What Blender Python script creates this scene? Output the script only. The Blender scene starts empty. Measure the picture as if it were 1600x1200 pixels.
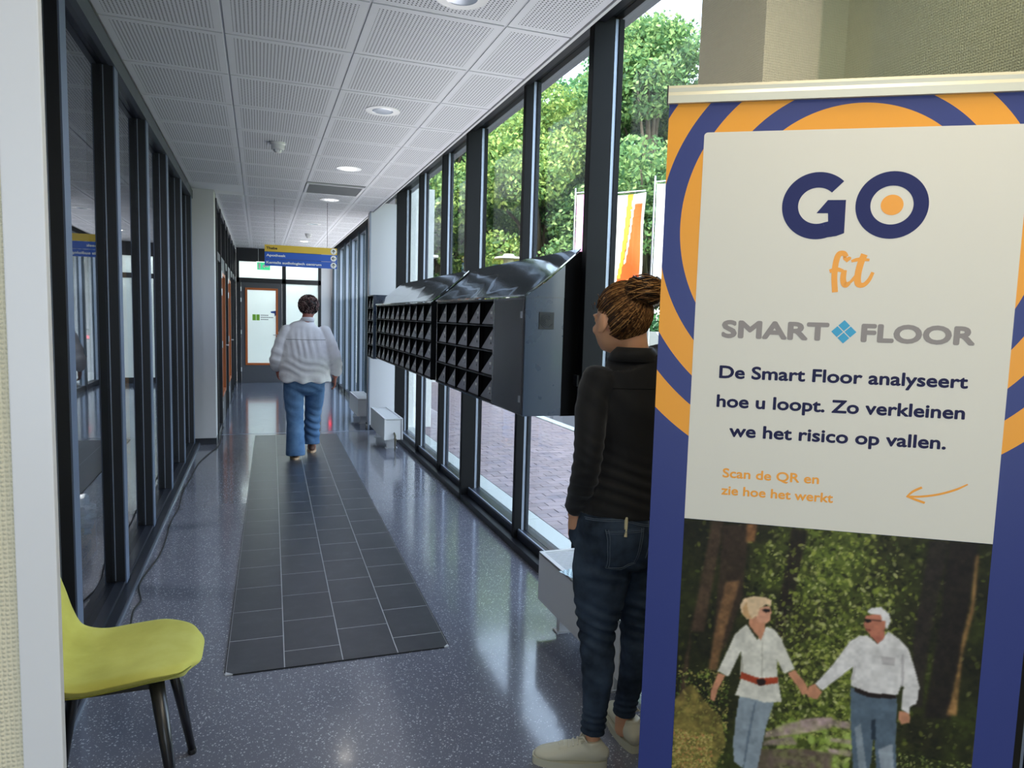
import bpy, bmesh, math, random
import numpy as np
from mathutils import Vector, Matrix, noise
random.seed(7); np.random.seed(7)
SC = bpy.context.scene
COL = SC.collection
PI = math.pi

# ------------------------------------------------------------------ camera
cam_d = bpy.data.cameras.new('camera'); cam = bpy.data.objects.new('camera', cam_d); COL.objects.link(cam)
W = [(0.94033927, -0.00551355, 0.34019356), (-0.33909715, -0.09700754, 0.93573643), (0.02784211, -0.99526838, -0.09308963)]
cam.matrix_world = Matrix(((W[0][0], -W[0][1], -W[0][2], 0), (W[1][0], -W[1][1], -W[1][2], 0), (W[2][0], -W[2][1], -W[2][2], 1.55), (0, 0, 0, 1)))
cam_d.sensor_width = 36; cam_d.lens = 1090 / 1600 * 36; cam_d.clip_start = 0.05; cam_d.clip_end = 400
SC.camera = cam

# ------------------------------------------------------------------ world, sun, exposure
wd = bpy.data.worlds.new('sky'); SC.world = wd; wd.use_nodes = True
nt = wd.node_tree; nt.nodes.clear()
sky = nt.nodes.new('ShaderNodeTexSky'); sky.sky_type = 'NISHITA'; sky.sun_disc = False
sky.sun_elevation = math.radians(42); sky.sun_rotation = math.radians(230); sky.air_density = 1.0; sky.dust_density = 2.5; sky.ozone_density = 1.0
bgn = nt.nodes.new('ShaderNodeBackground'); bgn.inputs['Strength'].default_value = 0.66
outn = nt.nodes.new('ShaderNodeOutputWorld')
hs = nt.nodes.new('ShaderNodeHueSaturation'); hs.inputs['Saturation'].default_value = .6; nt.links.new(sky.outputs[0], hs.inputs['Color']); nt.links.new(hs.outputs[0], bgn.inputs[0]); nt.links.new(bgn.outputs[0], outn.inputs[0])

def light(name, kind, loc, energy, color=(1, 1, 1), size=0.3, size_y=None, rot=(0, 0, 0), angle=None):
    l = bpy.data.lights.new(name, kind); l.energy = energy; l.color = color
    if kind == 'AREA':
        l.size = size
        if size_y: l.shape = 'RECTANGLE'; l.size_y = size_y
    if kind in ('POINT', 'SPOT'): l.shadow_soft_size = size
    if angle: l.angle = angle
    o = bpy.data.objects.new(name, l); COL.objects.link(o); o.location = loc; o.rotation_euler = rot
    return o
sun = light('sun', 'SUN', (-5, -8, 20), 2.4, (1, .93, .82), angle=math.radians(0.6))
sun.rotation_euler = Vector((0.60, 0.42, -0.80)).to_track_quat('-Z', 'Y').to_euler()
# unseen warm fill lights added over the entrance lobby around the camera
light('lobby_fill', 'AREA', (0.8, -0.1, 2.86), 6.8, (1, .90, .70), 1.4, 1.2)  # assumed from the warm light on banner and wallpaper
light('lobby_fill', 'AREA', (1.15, .95, 2.86), 3.6, (1, .90, .70), .5, .5)  # added to brighten the wallpapered wall behind the banner
light('assumed_lobby_daylight', 'AREA', (-0.4, -3.1, 1.6), 31, (.66, .80, 1), 3.4, 2.4, rot=(PI / 2, 0, 0))  # unseen bluish light added behind the camera for assumed daylight; no window stands there
# unseen upward lights added along the window side, in place of bounced daylight
light('side_room_fill', 'AREA', (-2.4, 5.0, 2.86), 45, (1, .97, .92), .6, .6)  # unseen fill added to bring out the cardboard box behind the glass
for ya, yb, xx in ((2.6, 8.3, 1.33), (9.9, 15.6, 1.33)):
    light('ceiling_fill', 'AREA', (xx, (ya + yb) / 2, 1.80), (2.0 if ya < 5 else 2.8) * (yb - ya), (.99, .99, 1), .30, yb - ya, rot=(PI, math.radians(-3), 0))
SC.view_settings.view_transform = 'Standard'; SC.view_settings.look = 'None'; SC.view_settings.gamma = 1
SC.view_settings.use_curve_mapping = False; SC.view_settings.exposure = 1.45
SC.cycles.max_bounces = 10; SC.cycles.transparent_max_bounces = 24; SC.cycles.use_denoising = True
SC.cycles.sample_clamp_indirect = 6; SC.cycles.caustics_reflective = False

# ------------------------------------------------------------------ materials
def lin(h):
    h = h.lstrip('#'); v = [int(h[i:i + 2], 16) / 255 for i in (0, 2, 4)]
    return tuple((c / 12.92 if c <= .04045 else ((c + .055) / 1.055) ** 2.4) for c in v) + (1,)
MATS = {}
class N:
    def __init__(s, m): s.t = m.node_tree; s.b = s.t.nodes.get('Principled BSDF')
    def add(s, k, **kw):
        n = s.t.nodes.new(k)
        for a, v in kw.items(): setattr(n, a, v)
        return n
    def l(s, a, b): s.t.links.new(a, b)
    def math(s, op, a, b=None, clamp=False):
        n = s.add('ShaderNodeMath', operation=op, use_clamp=clamp)
        for i, v in enumerate((a, b)):
            if v is None: continue
            if isinstance(v, (int, float)): n.inputs[i].default_value = v
            else: s.l(v, n.inputs[i])
        return n.outputs[0]
    def coord(s, scale=(1, 1, 1), out='Object', rot=(0, 0, 0)):
        tc = s.add('ShaderNodeTexCoord'); mp = s.add('ShaderNodeMapping')
        mp.inputs['Scale'].default_value = scale; mp.inputs['Rotation'].default_value = rot
        s.l(tc.outputs[out], mp.inputs[0]); return mp.outputs[0]
    def noise(s, vec, scale, detail=3, rough=.5):
        n = s.add('ShaderNodeTexNoise'); n.inputs['Scale'].default_value = scale
        n.inputs['Detail'].default_value = detail; n.inputs['Roughness'].default_value = rough
        s.l(vec, n.inputs['Vector']); return n.outputs['Fac']
    def ramp(s, fac, stops, interp='LINEAR'):
        n = s.add('ShaderNodeValToRGB'); cr = n.color_ramp; cr.interpolation = interp
        while len(cr.elements) < len(stops): cr.elements.new(.5)
        for e, (p, c) in zip(cr.elements, stops):
            e.position = p; e.color = lin(c) if isinstance(c, str) else c
        s.l(fac, n.inputs[0]); return n.outputs[0]
    def mix(s, fac, a, b):
        n = s.add('ShaderNodeMix', data_type='RGBA')
        for i, v in ((0, fac), (6, a), (7, b)):
            if isinstance(v, str): n.inputs[i].default_value = lin(v)
            elif isinstance(v, (int, float)): n.inputs[i].default_value = v
            else: s.l(v, n.inputs[i])
        return n.outputs[2]
    def bump(s, h, strength, dist=.01):
        n = s.add('ShaderNodeBump'); n.inputs['Strength'].default_value = strength; n.inputs['Distance'].default_value = dist
        s.l(h, n.inputs['Height']); s.l(n.outputs[0], s.b.inputs['Normal'])
def mat(name, col='#808080', rough=.5, metal=0, spec=.5, fn=None, coat=0, emit=None):
    if name in MATS: return MATS[name]
    m = bpy.data.materials.new(name); m.use_nodes = True; n = N(m); b = n.b
    b.inputs['Base Color'].default_value = lin(col); b.inputs['Roughness'].default_value = rough
    b.inputs['Metallic'].default_value = metal; b.inputs['Specular IOR Level'].default_value = spec
    if coat: b.inputs['Coat Weight'].default_value = coat; b.inputs['Coat Roughness'].default_value = .08
    if emit: b.inputs['Emission Color'].default_value = lin(emit[0]); b.inputs['Emission Strength'].default_value = emit[1]
    if fn: fn(n, b)
    else:
        nz = n.noise(n.coord(), 9, 4)
        n.l(n.math('ADD', n.math('MULTIPLY', nz, .06), rough - .03, True), b.inputs['Roughness'])
    MATS[name] = m; return m
def speckled(base, base2, speck, amt, scale, rough):
    def fn(n, b):
        v = n.add('ShaderNodeTexVoronoi'); v.inputs['Scale'].default_value = scale; co = n.coord(); n.l(co, v.inputs['Vector'])
        wn = n.add('ShaderNodeTexWhiteNoise'); n.l(v.outputs['Position'], wn.inputs['Vector'])
        sel = n.math('GREATER_THAN', wn.outputs['Value'], 1 - amt)
        sz = n.math('LESS_THAN', v.outputs['Distance'], .42)
        v2 = n.add('ShaderNodeTexVoronoi'); v2.inputs['Scale'].default_value = scale * 2.3; n.l(co, v2.inputs['Vector'])
        wn2 = n.add('ShaderNodeTexWhiteNoise'); n.l(v2.outputs['Position'], wn2.inputs['Vector'])
        s2 = n.math('MULTIPLY', n.math('GREATER_THAN', wn2.outputs['Value'], 1 - amt * .6), n.math('LESS_THAN', v2.outputs['Distance'], .4))
        f = n.math('MAXIMUM', n.math('MULTIPLY', sel, sz), s2)
        bc = n.mix(n.noise(co, 2.2, 3), base, base2)
        n.l(n.mix(f, bc, speck), b.inputs['Base Color'])
        n.l(n.math('ADD', n.math('MULTIPLY', n.noise(co, 5, 4), .1), rough), b.inputs['Roughness'])
    return fn
M_floor = mat('speckled_vinyl', spec=.8, fn=speckled('#6a6c79', '#747682', '#b8bac2', .17, 125, .10), coat=.35)
M_floor2 = mat('plain_vinyl', spec=.8, fn=speckled('#727c92', '#7d869a', '#a4abba', .06, 90, .08), coat=.5)
def f_slate(n, b):
    oi = n.add('ShaderNodeObjectInfo'); co = n.coord(); va = n.add('ShaderNodeVectorMath', operation='ADD'); n.l(co, va.inputs[0]); 
    cm = n.add('ShaderNodeCombineXYZ'); n.l(n.math('MULTIPLY', oi.outputs['Random'], 40), cm.inputs[0]); n.l(cm.outputs[0], va.inputs[1])
    nz = n.noise(va.outputs[0], 9, 6, .65)
    n.l(n.ramp(nz, [(.3, '#3d3e43'), (.55, '#47484d'), (.75, '#55565b')]), b.inputs['Base Color'])
    n.l(n.math('ADD', n.math('MULTIPLY', nz, .10), .26), b.inputs['Roughness']); n.bump(nz, .05, .001)
M_slate = mat('slate_vinyl', fn=f_slate, spec=.6)
M_joint = mat('joint_line', '#bcbec2', .6)
M_trimblack = mat('mat_edge', '#15161a', .5)
def tile_mat(name, hx):
    def fn(n, b):
        # perforations: a grid of small dark holes inside a plain margin
        tc = n.add('ShaderNodeTexCoord'); sp = n.add('ShaderNodeSeparateXYZ'); n.l(tc.outputs['Object'], sp.inputs[0])
        p = .0178
        def cell(o): return n.math('SUBTRACT', n.math('FRACT', n.math('DIVIDE', n.math('ADD', o, 20.5 * p), p)), .5)
        cx, cy = cell(sp.outputs[0]), cell(sp.outputs[1])
        d = n.math('ADD', n.math('MULTIPLY', cx, cx), n.math('MULTIPLY', cy, cy))
        hole = n.math('LESS_THAN', d, .058)
        ix = n.math('LESS_THAN', n.math('ABSOLUTE', sp.outputs[0]), hx); iy = n.math('LESS_THAN', n.math('ABSOLUTE', sp.outputs[1]), .274)
        f = n.math('MULTIPLY', hole, n.math('MULTIPLY', ix, iy))
        n.l(n.mix(f, '#dcdde2', '#2a2c32'), b.inputs['Base Color']); b.inputs['Roughness'].default_value = .8
    return mat(name, fn=fn, spec=.2)
M_tile = tile_mat('perforated_plaster', .267)
M_tileL = tile_mat('perforated_plaster_left', .231)
M_tileR = tile_mat('perforated_plaster_right', .125)
M_white = mat('white_paint', '#d6d6d8', .55)
M_whitegloss = mat('white_enamel', '#dcdcdd', .3)
M_wall = mat('white_wall', '#c9c8cb', .7)
M_outwall = mat('white_render', '#dadcd8', .8)
M_rail = mat('ceiling_rail', '#c8c9ce', .5)
M_dark = mat('anthracite_frame', '#1e222c', .34, spec=.5)
M_dark2 = mat('anthracite_matt', '#14161c', .45)
M_bead = mat('glazing_bead', '#8e97a6', .3, metal=.6)
M_doorgrey = mat('anthracite_door', '#4a4b50', .45)
def f_paper(n, b):
    co = n.coord(); sp = n.add('ShaderNodeSeparateXYZ'); n.l(co, sp.inputs[0])
    h = n.math('ADD', sp.outputs[0], sp.outputs[1])
    wz = n.noise(co, 60, 3)
    a = n.math('SINE', n.math('ADD', n.math('MULTIPLY', h, 900), n.math('MULTIPLY', wz, 5)))
    c = n.math('SINE', n.math('ADD', n.math('MULTIPLY', sp.outputs[2], 800), n.math('MULTIPLY', wz, 6)))
    hh = n.math('MULTIPLY', n.math('ADD', a, 1.2), n.math('ADD', c, 1.2))
    n.bump(hh, .55, .0012)
    n.l(n.mix(n.noise(co, 1.5, 4), '#ded5b6', '#e8e0c6'), b.inputs['Base Color']); b.inputs['Roughness'].default_value = .75
M_paper = mat('woven_wallpaper', fn=f_paper, spec=.25)
def f_mail(n, b):
    b.inputs['Base Color'].default_value = lin('#14161b'); b.inputs['Roughness'].default_value = .2
M_mail = mat('black_lacquer', fn=f_mail, spec=.7, coat=.6)
def f_roof(n, b):
    b.inputs['Base Color'].default_value = lin('#848a90'); b.inputs['Metallic'].default_value = .8; b.inputs['Roughness'].default_value = .03; b.inputs['Specular IOR Level'].default_value = 1
    n.bump(n.noise(n.coord((1.6, .8, 1)), 1.5, 1), .42, .05)
M_roof = mat('mirror_black_roof', fn=f_roof, coat=1)
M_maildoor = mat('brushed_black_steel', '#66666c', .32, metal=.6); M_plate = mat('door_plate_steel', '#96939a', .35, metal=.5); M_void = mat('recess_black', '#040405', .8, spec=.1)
M_mailside = mat('panel_reflection_blue', '#2c3a4e', .28, spec=.7, coat=.4)
M_label = mat('white_label', '#e4e4e0', .5)
M_steel = mat('steel', '#b8bac0', .28, metal=.9)
M_brass = mat('dull_brass', '#6f6a5a', .35, metal=.8)
M_orange = mat('orange_wood', '#b5602c', .4)
def glassmat(name, tint, extra=1.0, refl=1.0):
    m = bpy.data.materials.new(name); m.use_nodes = True; n = N(m); t = m.node_tree; t.nodes.remove(n.b)
    o = t.nodes.get('Material Output')
    lw = n.add('ShaderNodeLayerWeight'); lw.inputs[0].default_value = .5
    f = n.math('ADD', n.math('MULTIPLY', n.math('POWER', lw.outputs['Facing'], 4.5), .75 * refl), .035 * extra, True)
    tr = n.add('ShaderNodeBsdfTransparent'); tr.inputs[0].default_value = lin(tint)
    gl = n.add('ShaderNodeBsdfGlossy'); gl.inputs['Roughness'].default_value = 0; gl.inputs[0].default_value = (.95, .97, 1, 1)
    mx = n.add('ShaderNodeMixShader'); n.l(f, mx.inputs[0]); n.l(tr.outputs[0], mx.inputs[1]); n.l(gl.outputs[0], mx.inputs[2]); n.l(mx.outputs[0], o.inputs[0])
    return m
M_glass = glassmat('clear_glass', '#f4f8f7', 1, .8)
M_glassd = glassmat('partition_glass', '#c4c8cc', 2.2)
def f_frost(n, b):
    b.inputs['Base Color'].default_value = lin('#dfe8e6'); b.inputs['Roughness'].default_value = .6
    b.inputs['Transmission Weight'].default_value = .6; b.inputs['Emission Color'].default_value = lin('#d5e4e2'); b.inputs['Emission Strength'].default_value = .0
M_frost = mat('frosted_glass', fn=f_frost)
def f_lime(n, b):
    co = n.coord(); nz = n.noise(co, 5, 4, .6)
    n.l(n.ramp(nz, [(.3, '#b3ab4c'), (.55, '#c4bf5e'), (.8, '#d2d078')]), b.inputs['Base Color'])
    b.inputs['Roughness'].default_value = .75; b.inputs['Sheen Weight'].default_value = .5; b.inputs['Sheen Tint'].default_value = lin('#e6ea9c')
    n.bump(n.noise(co, 420, 2), .25, .001)
M_lime = mat('lime_velvet', fn=f_lime, spec=.2)
M_piping = mat('lime_seam', '#6f7020', .8)
M_blackmetal = mat('black_metal_leg', '#121318', .3, spec=.6)
M_rubber = mat('black_rubber', '#101012', .6)
def f_paver(n, b):
    oi = n.add('ShaderNodeObjectInfo'); co = n.coord(out='Object')
    g = n.add('ShaderNodeNewGeometry')
    nz = n.noise(g.outputs['Position'], 40, 4)
    c = n.ramp(n.noise(g.outputs['Position'], 3.7, 2), [(.3, '#8d8286'), (.5, '#9a8b8c'), (.7, '#857b82')])
    hsv = n.add('ShaderNodeHueSaturation'); n.l(c, hsv.inputs['Color']); n.l(n.math('ADD', n.math('MULTIPLY', oi.outputs['Random'], .3), .85), hsv.inputs['Value'])
    n.l(hsv.outputs[0], b.inputs['Base Color']); n.bump(nz, .4, .003); b.inputs['Roughness'].default_value = .85
M_paver = mat('clay_paver', fn=f_paver)
M_sand = mat('paver_sand', '#6a625c', .95)
M_conc = mat('pale_concrete', '#b9bfbb', .8)
M_asph = mat('asphalt', '#4a4a4e', .9)
M_grass = mat('grass', '#4c6a24', .9)
M_black = mat('black_plastic', '#101114', .4)

# ------------------------------------------------------------------ object helpers
def tag(o, label=None, cat=None, group=None, kind=None):
    if label: o['label'] = label
    if cat: o['category'] = cat
    if group: o['group'] = group
    if kind: o['kind'] = kind
    return o
def empty(name, loc=(0, 0, 0), rz=0, label=None, cat=None, group=None, kind=None):
    o = bpy.data.objects.new(name, None); COL.objects.link(o); o.location = loc; o.rotation_euler = (0, 0, rz)
    o.empty_display_size = .1
    return tag(o, label, cat, group, kind)
def link(name, me, m=None, parent=None, loc=None):
    o = bpy.data.objects.new(name, me); COL.objects.link(o)
    if m is not None and not me.materials: me.materials.append(m)
    if parent: o.parent = parent
    if loc: o.location = loc
    return o
class MB:
    def __init__(s): s.b = bmesh.new()
    def box(s, x0, x1, y0, y1, z0, z1, bev=0):
        r = bmesh.ops.create_cube(s.b, size=1)
        vs = r['verts']
        for v in vs: v.co = Vector(((x0 + x1) / 2 + v.co.x * (x1 - x0), (y0 + y1) / 2 + v.co.y * (y1 - y0), (z0 + z1) / 2 + v.co.z * (z1 - z0)))
        if bev:
            es = list({e for v in vs for e in v.link_edges})
            bmesh.ops.bevel(s.b, geom=es, offset=bev, segments=2, affect='EDGES', profile=.7)
        return s
    def poly(s, pts, off):
        """extrude closed polygon (list of Vector) by the vector off"""
        off = Vector(off); a = [s.b.verts.new(Vector(p)) for p in pts]; c = [s.b.verts.new(Vector(p) + off) for p in pts]
        s.b.faces.new(a); s.b.faces.new(c[::-1]); n = len(a)
        for i in range(n): s.b.faces.new((a[i], c[i], c[(i + 1) % n], a[(i + 1) % n]))
        return s
    def cyl(s, p0, p1, r0, r1=None, seg=12):
        return s.tube([p0, p1], [r0, r0 if r1 is None else r1], seg)
    def tube(s, pts, rad, seg=8, side=None, cap=True):
        pts = [Vector(p) for p in pts]; n = len(pts)
        if isinstance(rad, (int, float)): rad = [rad] * n
        rad = [(r, r) if isinstance(r, (int, float)) else r for r in rad]
        rings = []; prev = None
        for i, p in enumerate(pts):
            t = (pts[min(i + 1, n - 1)] - pts[max(i - 1, 0)])
            t = t.normalized() if t.length > 1e-9 else Vector((0, 0, 1))
            if side is not None: a = Vector(side)
            else: a = prev if prev is not None else (Vector((1, 0, 0)) if abs(t.x) < .8 else Vector((0, 1, 0)))
            a = (a - t * a.dot(t))
            if a.length < 1e-5: a = t.orthogonal()
            a.normalize(); prev = a; b2 = t.cross(a)
            rings.append([s.b.verts.new(p + a * (rad[i][0] * math.cos(2 * PI * k / seg)) + b2 * (rad[i][1] * math.sin(2 * PI * k / seg))) for k in range(seg)])
        for i in range(n - 1):
            for k in range(seg): s.b.faces.new((rings[i][k], rings[i][(k + 1) % seg], rings[i + 1][(k + 1) % seg], rings[i + 1][k]))
        if cap: s.b.faces.new(rings[0][::-1]); s.b.faces.new(rings[-1])
        return s
    def lathe(s, prof, c=(0, 0, 0), seg=24):
        c = Vector(c); rings = []
        for r, z in prof: rings.append([s.b.verts.new(c + Vector((r * math.cos(2 * PI * k / seg), r * math.sin(2 * PI * k / seg), z))) for k in range(seg)])
        for i in range(len(rings) - 1):
            for k in range(seg): s.b.faces.new((rings[i][k], rings[i][(k + 1) % seg], rings[i + 1][(k + 1) % seg], rings[i + 1][k]))
        s.b.faces.new(rings[0][::-1]); s.b.faces.new(rings[-1]); return s
    def ell(s, c, r, sub=2, rot=None):
        q = bmesh.ops.create_icosphere(s.b, subdivisions=sub, radius=1)
        for v in q['verts']:
            p = Vector((v.co.x * r[0], v.co.y * r[1], v.co.z * r[2]))
            if rot: p = rot @ p
            v.co = p + Vector(c)
        return s
    def mesh(s, name, smooth=False):
        bmesh.ops.recalc_face_normals(s.b, faces=s.b.faces[:])
        me = bpy.data.meshes.new(name); s.b.to_mesh(me); s.b.free()
        if smooth:
            me.polygons.foreach_set('use_smooth', [True] * len(me.polygons))
        return me
    def build(s, name, m, parent=None, loc=None, smooth=False, label=None):
        o = link(name, s.mesh(name, smooth), m, parent, loc)
        if label: o['label'] = label
        return o
def box(name, b, m, parent=None, bev=0, label=None): return MB().box(*b, bev=bev).build(name, m, parent, label=label)
def struct(o): o['kind'] = 'structure'; return o
def npmesh(name, V, F, smooth=False):
    """V (n,3), F (m,k) arrays -> mesh"""
    V = np.asarray(V, np.float32); F = np.asarray(F, np.int32); me = bpy.data.meshes.new(name)
    m_, k = F.shape
    me.vertices.add(len(V)); me.vertices.foreach_set('co', V.ravel())
    me.loops.add(m_ * k); me.loops.foreach_set('vertex_index', F.ravel())
    me.polygons.add(m_); me.polygons.foreach_set('loop_start', np.arange(m_, dtype=np.int32) * k); me.polygons.foreach_set('loop_total', np.full(m_, k, np.int32))
    if smooth: me.polygons.foreach_set('use_smooth', np.ones(m_, bool))
    me.update(calc_edges=True); me.validate(); return me
def copy_tree(o, parent=None):
    kids = [c for c in o.children]
    c = o.copy(); COL.objects.link(c); c.parent = parent
    for k in kids: copy_tree(k, c)
    return c
def catmull(pts, n=4):
    P = [np.array(p, float) for p in pts]; P = [2 * P[0] - P[1]] + P + [2 * P[-1] - P[-2]]; out = []
    for i in range(1, len(P) - 2):
        for k in range(n):
            t = k / n
            out.append(.5 * ((2 * P[i]) + (-P[i - 1] + P[i + 1]) * t + (2 * P[i - 1] - 5 * P[i] + 4 * P[i + 1] - P[i + 2]) * t * t + (-P[i - 1] + 3 * P[i] - 3 * P[i + 1] + P[i + 2]) * t ** 3))
    out.append(P[-2]); return out
def text_mesh(txt, x0, x1, z0, cap, m, name, parent, y=-.0012, bold=.0, depth=.0004, label=None, ref='H', mirror=False):
    """flat lettering in the local XZ plane, baseline z0, cap height cap, spanning x0..x1"""
    def mk(t):
        c = bpy.data.curves.new('t', 'FONT'); c.body = t; c.size = 1; c.fill_mode = 'BOTH'; c.extrude = .0; c.resolution_u = 4
        o = bpy.data.objects.new('t', c); COL.objects.link(o)
        me = bpy.data.meshes.new_from_object(o.evaluated_get(bpy.context.evaluated_depsgraph_get()))
        bpy.data.objects.remove(o); bpy.data.curves.remove(c); return me
    r = mk(ref); hh = max(v.co.y for v in r.vertices) - min(v.co.y for v in r.vertices); bz = min(v.co.y for v in r.vertices); bpy.data.meshes.remove(r)
    me = mk(txt); n = len(me.vertices); A = np.empty(n * 3, np.float32); me.vertices.foreach_get('co', A); A = A.reshape(-1, 3)
    mn, mx = A[:, 0].min(), A[:, 0].max(); B = np.empty_like(A); w = bold * cap
    B[:, 0] = x0 + w + (A[:, 0] - mn) / (mx - mn) * (x1 - x0 - 2 * w); B[:, 2] = z0 + w + (A[:, 1] - bz) / hh * (cap - 2 * w); B[:, 1] = y
    polys = [tuple(p.vertices) for p in me.polygons]; bpy.data.meshes.remove(me); V, F = [], []
    for k, (dx, dz) in enumerate([(0, 0)] + ([(math.cos(a_) * w, math.sin(a_) * w) for a_ in np.arange(8) * PI / 4] if bold else [])):
        V += [(v[0] + dx, v[1] - k * 2e-6, v[2] + dz) for v in B]; F += [tuple(i + k * n for i in p) for p in polys]
    me = bpy.data.meshes.new(name); me.from_pydata(V, [], F)
    o = link(name, me, m, parent)
    if label: o['label'] = label
    return o

# ================================================================== THE SETTING
ZC = 2.90
# ---- floor
fl = MB().box(-5.0, 1.62, -3.2, 9.36, -.10, 0).build('floor', M_floor); struct(fl)
f2 = MB().box(-5.0, 1.62, 9.375, 16.6, -.10, 0).build('floor', M_floor2); struct(f2)
struct(box('trim_1', (-.48, 1.62, 9.36, 9.375, -.1, .0015), M_bead)).name = 'trim_1'
struct(box('foundation', (1.62, 1.80, -3.2, 16.6, -.3, -.005), M_conc))

# ---- ceiling: backing, rails, tiles
ceil = MB().box(-.72, 1.66, -3.2, 16.6, ZC + .16, ZC + .2).build('ceiling', M_dark2); struct(ceil)
XL = [-.702, -.155, .465, 1.085, 1.42]; P_ROW = .634; Y0 = 3.203 - P_ROW * 3
NR = int((16.4 - Y0) / P_ROW) + 1
def tilemesh(w, m):
    mb = MB().box(-w / 2, w / 2, -.3105, .3105, 0, .014, bev=.0015); me = mb.mesh('ceiling_tile'); me.materials.append(m); return me
tms = [tilemesh(XL[i + 1] - XL[i] - .012, (M_tileL, M_tile, M_tile, M_tileR)[i]) for i in range(4)]
rail_long = MB().box(-.009, .009, Y0, 16.2, ZC + .004, ZC + .035)
for x in XL[1:4]:
    MB().box(x - .0075, x + .0075, Y0, 16.19, ZC + .006, ZC + .04).build('ceiling_rail', M_rail, ceil)
cross_me = None
for r in range(NR):
    y = Y0 + r * P_ROW
    for i in range(4):
        if i == 2 and abs(y + P_ROW / 2 - 7.965) < .2: continue
        if i == 3 and y > 9.2: pass
        if i == 0 and y + P_ROW > 8.85:
            if y < 8.5: box('ceiling_tile', (-.70, -.161, y + .002, 8.69, ZC, ZC + .014), M_tileL, ceil); box('ceiling_tile', (-.47, -.161, 8.69, y + P_ROW - .006, ZC, ZC + .014), M_white, ceil); continue
            w = .155 + .475 + .008
            if 'tl2' not in globals(): tl2 = tilemesh(-.155 + .478 - .012, M_tileR)
            o = link('ceiling_tile', tl2, None, ceil); o.location = ((-.155 - .478) / 2, y + P_ROW / 2, ZC); continue
        o = link('ceiling_tile', tms[i], None, ceil); o.location = ((XL[i] + XL[i + 1]) / 2, y + P_ROW / 2, ZC)
    if 'crm' not in globals(): crm = MB().box(-.70, 1.42, -.0035, .0035, ZC + .007, ZC + .03).mesh('ceiling_crossrail')
    o = link('ceiling_crossrail', crm, M_rail, ceil); o.location = (0, y, 0)
box('edge_trim', (-.712, -.700, Y0, 8.72, ZC - .006, ZC + .05), M_white, ceil)
box('edge_trim', (1.42, 1.436, Y0, 9.44, ZC - .008, ZC + .05), M_white, ceil)
box('edge_trim', (1.42, 1.436, 9.66, 16.2, ZC - .008, ZC + .05), M_white, ceil)
for (xa, xb, ya, yb) in ((-5, -.72, -3.2, 16.6), (-.72, 1.9, -3.2, Y0)):
    struct(box('ceiling', (xa, xb, ya, yb, ZC, ZC + .03), M_white))
# ventilation grille in the ceiling
gr = empty('ceiling_grille', (.775, 8.03, ZC), 0, 'grey aluminium ventilation grille set flush in the perforated ceiling', 'vent')
box('frame', (-.30, .30, -.31, -.285, -.006, .012), M_rail, gr); box('frame', (-.30, .30, .285, .31, -.006, .012), M_rail, gr)
box('frame', (-.30, -.275, -.285, .285, -.006, .012), M_rail, gr); box('frame', (.275, .30, -.285, .285, -.006, .012), M_rail, gr)
M_grille = mat('grille_grey', '#b4b6ba', .5)
box('backing', (-.275, .275, -.285, .285, .012, .016), mat('grille_back', '#6a6c70', .7), gr)
for k in range(23):
    y = -.27 + k * .0245
    MB().poly([(-.27, y, -.004), (-.27, y + .016, .008), (-.27, y + .018, .007), (-.27, y + .002, -.005)], (.54, 0, 0)).build('slat', M_grille, gr)

# ---- left glazed partition (window_1): sill, head, fins and panes along the corridor
w1 = empty('window_1', (0, 0, 0)); struct(w1)
YE = 8.69
box('sill', (-.70, -.655, 2.0, YE, 0, .035), M_dark, w1, .003)
box('sill_lip', (-.655, -.648, 2.0, YE, 0, .02), M_bead, w1)
box('sill', (-.86, -.70, 2.0, YE, 0, .055), M_dark, w1, .003)
box('glazing_bead', (-.79, -.783, 2.0, YE, .055, .062), M_bead, w1)
box('head', (-.86, -.70, 2.0, YE, 2.79, 2.90), M_dark, w1)
box('head', (-.72, -.69, 2.0, YE, 2.785, 2.872), mat('grey_head', '#4a4f58', .45), w1)
fins = [3.13 + 1.075 * k for k in range(-1, 6)]
for i, y in enumerate(fins):
    y1 = min(y + .095, YE)
    box('mullion', (-.83, -.70, y, y1, .055, 2.79), M_dark2, w1, .002)
    box('mullion_cap', (-.7, -.694, y + .003, y1, .04, 2.79), mat('blue_grey_cap', '#5d6980', .4), w1)
    box('glazing_bead', (-.747, -.744, y - .003, y, .06, 2.785), M_bead, w1)
    ye = fins[i + 1] if i < len(fins) - 1 else YE
    if ye - y1 > .2:
        box('pane', (-.752, -.747, y1, ye, .055, 2.79), M_glassd, w1)
        for zz in ((.055, .09), (2.74, 2.79)):
            box('pane_frame', (-.835, -.775, y1, ye, zz[0], zz[1]), M_dark2, w1)

# room beyond the left partition
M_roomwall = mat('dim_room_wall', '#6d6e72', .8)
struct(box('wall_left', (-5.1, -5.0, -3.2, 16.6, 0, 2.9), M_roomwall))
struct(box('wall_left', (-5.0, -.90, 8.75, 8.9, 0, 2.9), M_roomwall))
# column at the end of the partition
struct(box('wall_left', (-.86, -.478, 8.70, 9.02, 0, ZC + .1), M_wall)).name = 'column'
struct(box('baseboard_left', (-.705, -.472, 8.69, 9.03, 0, .075), M_dark))
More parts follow.
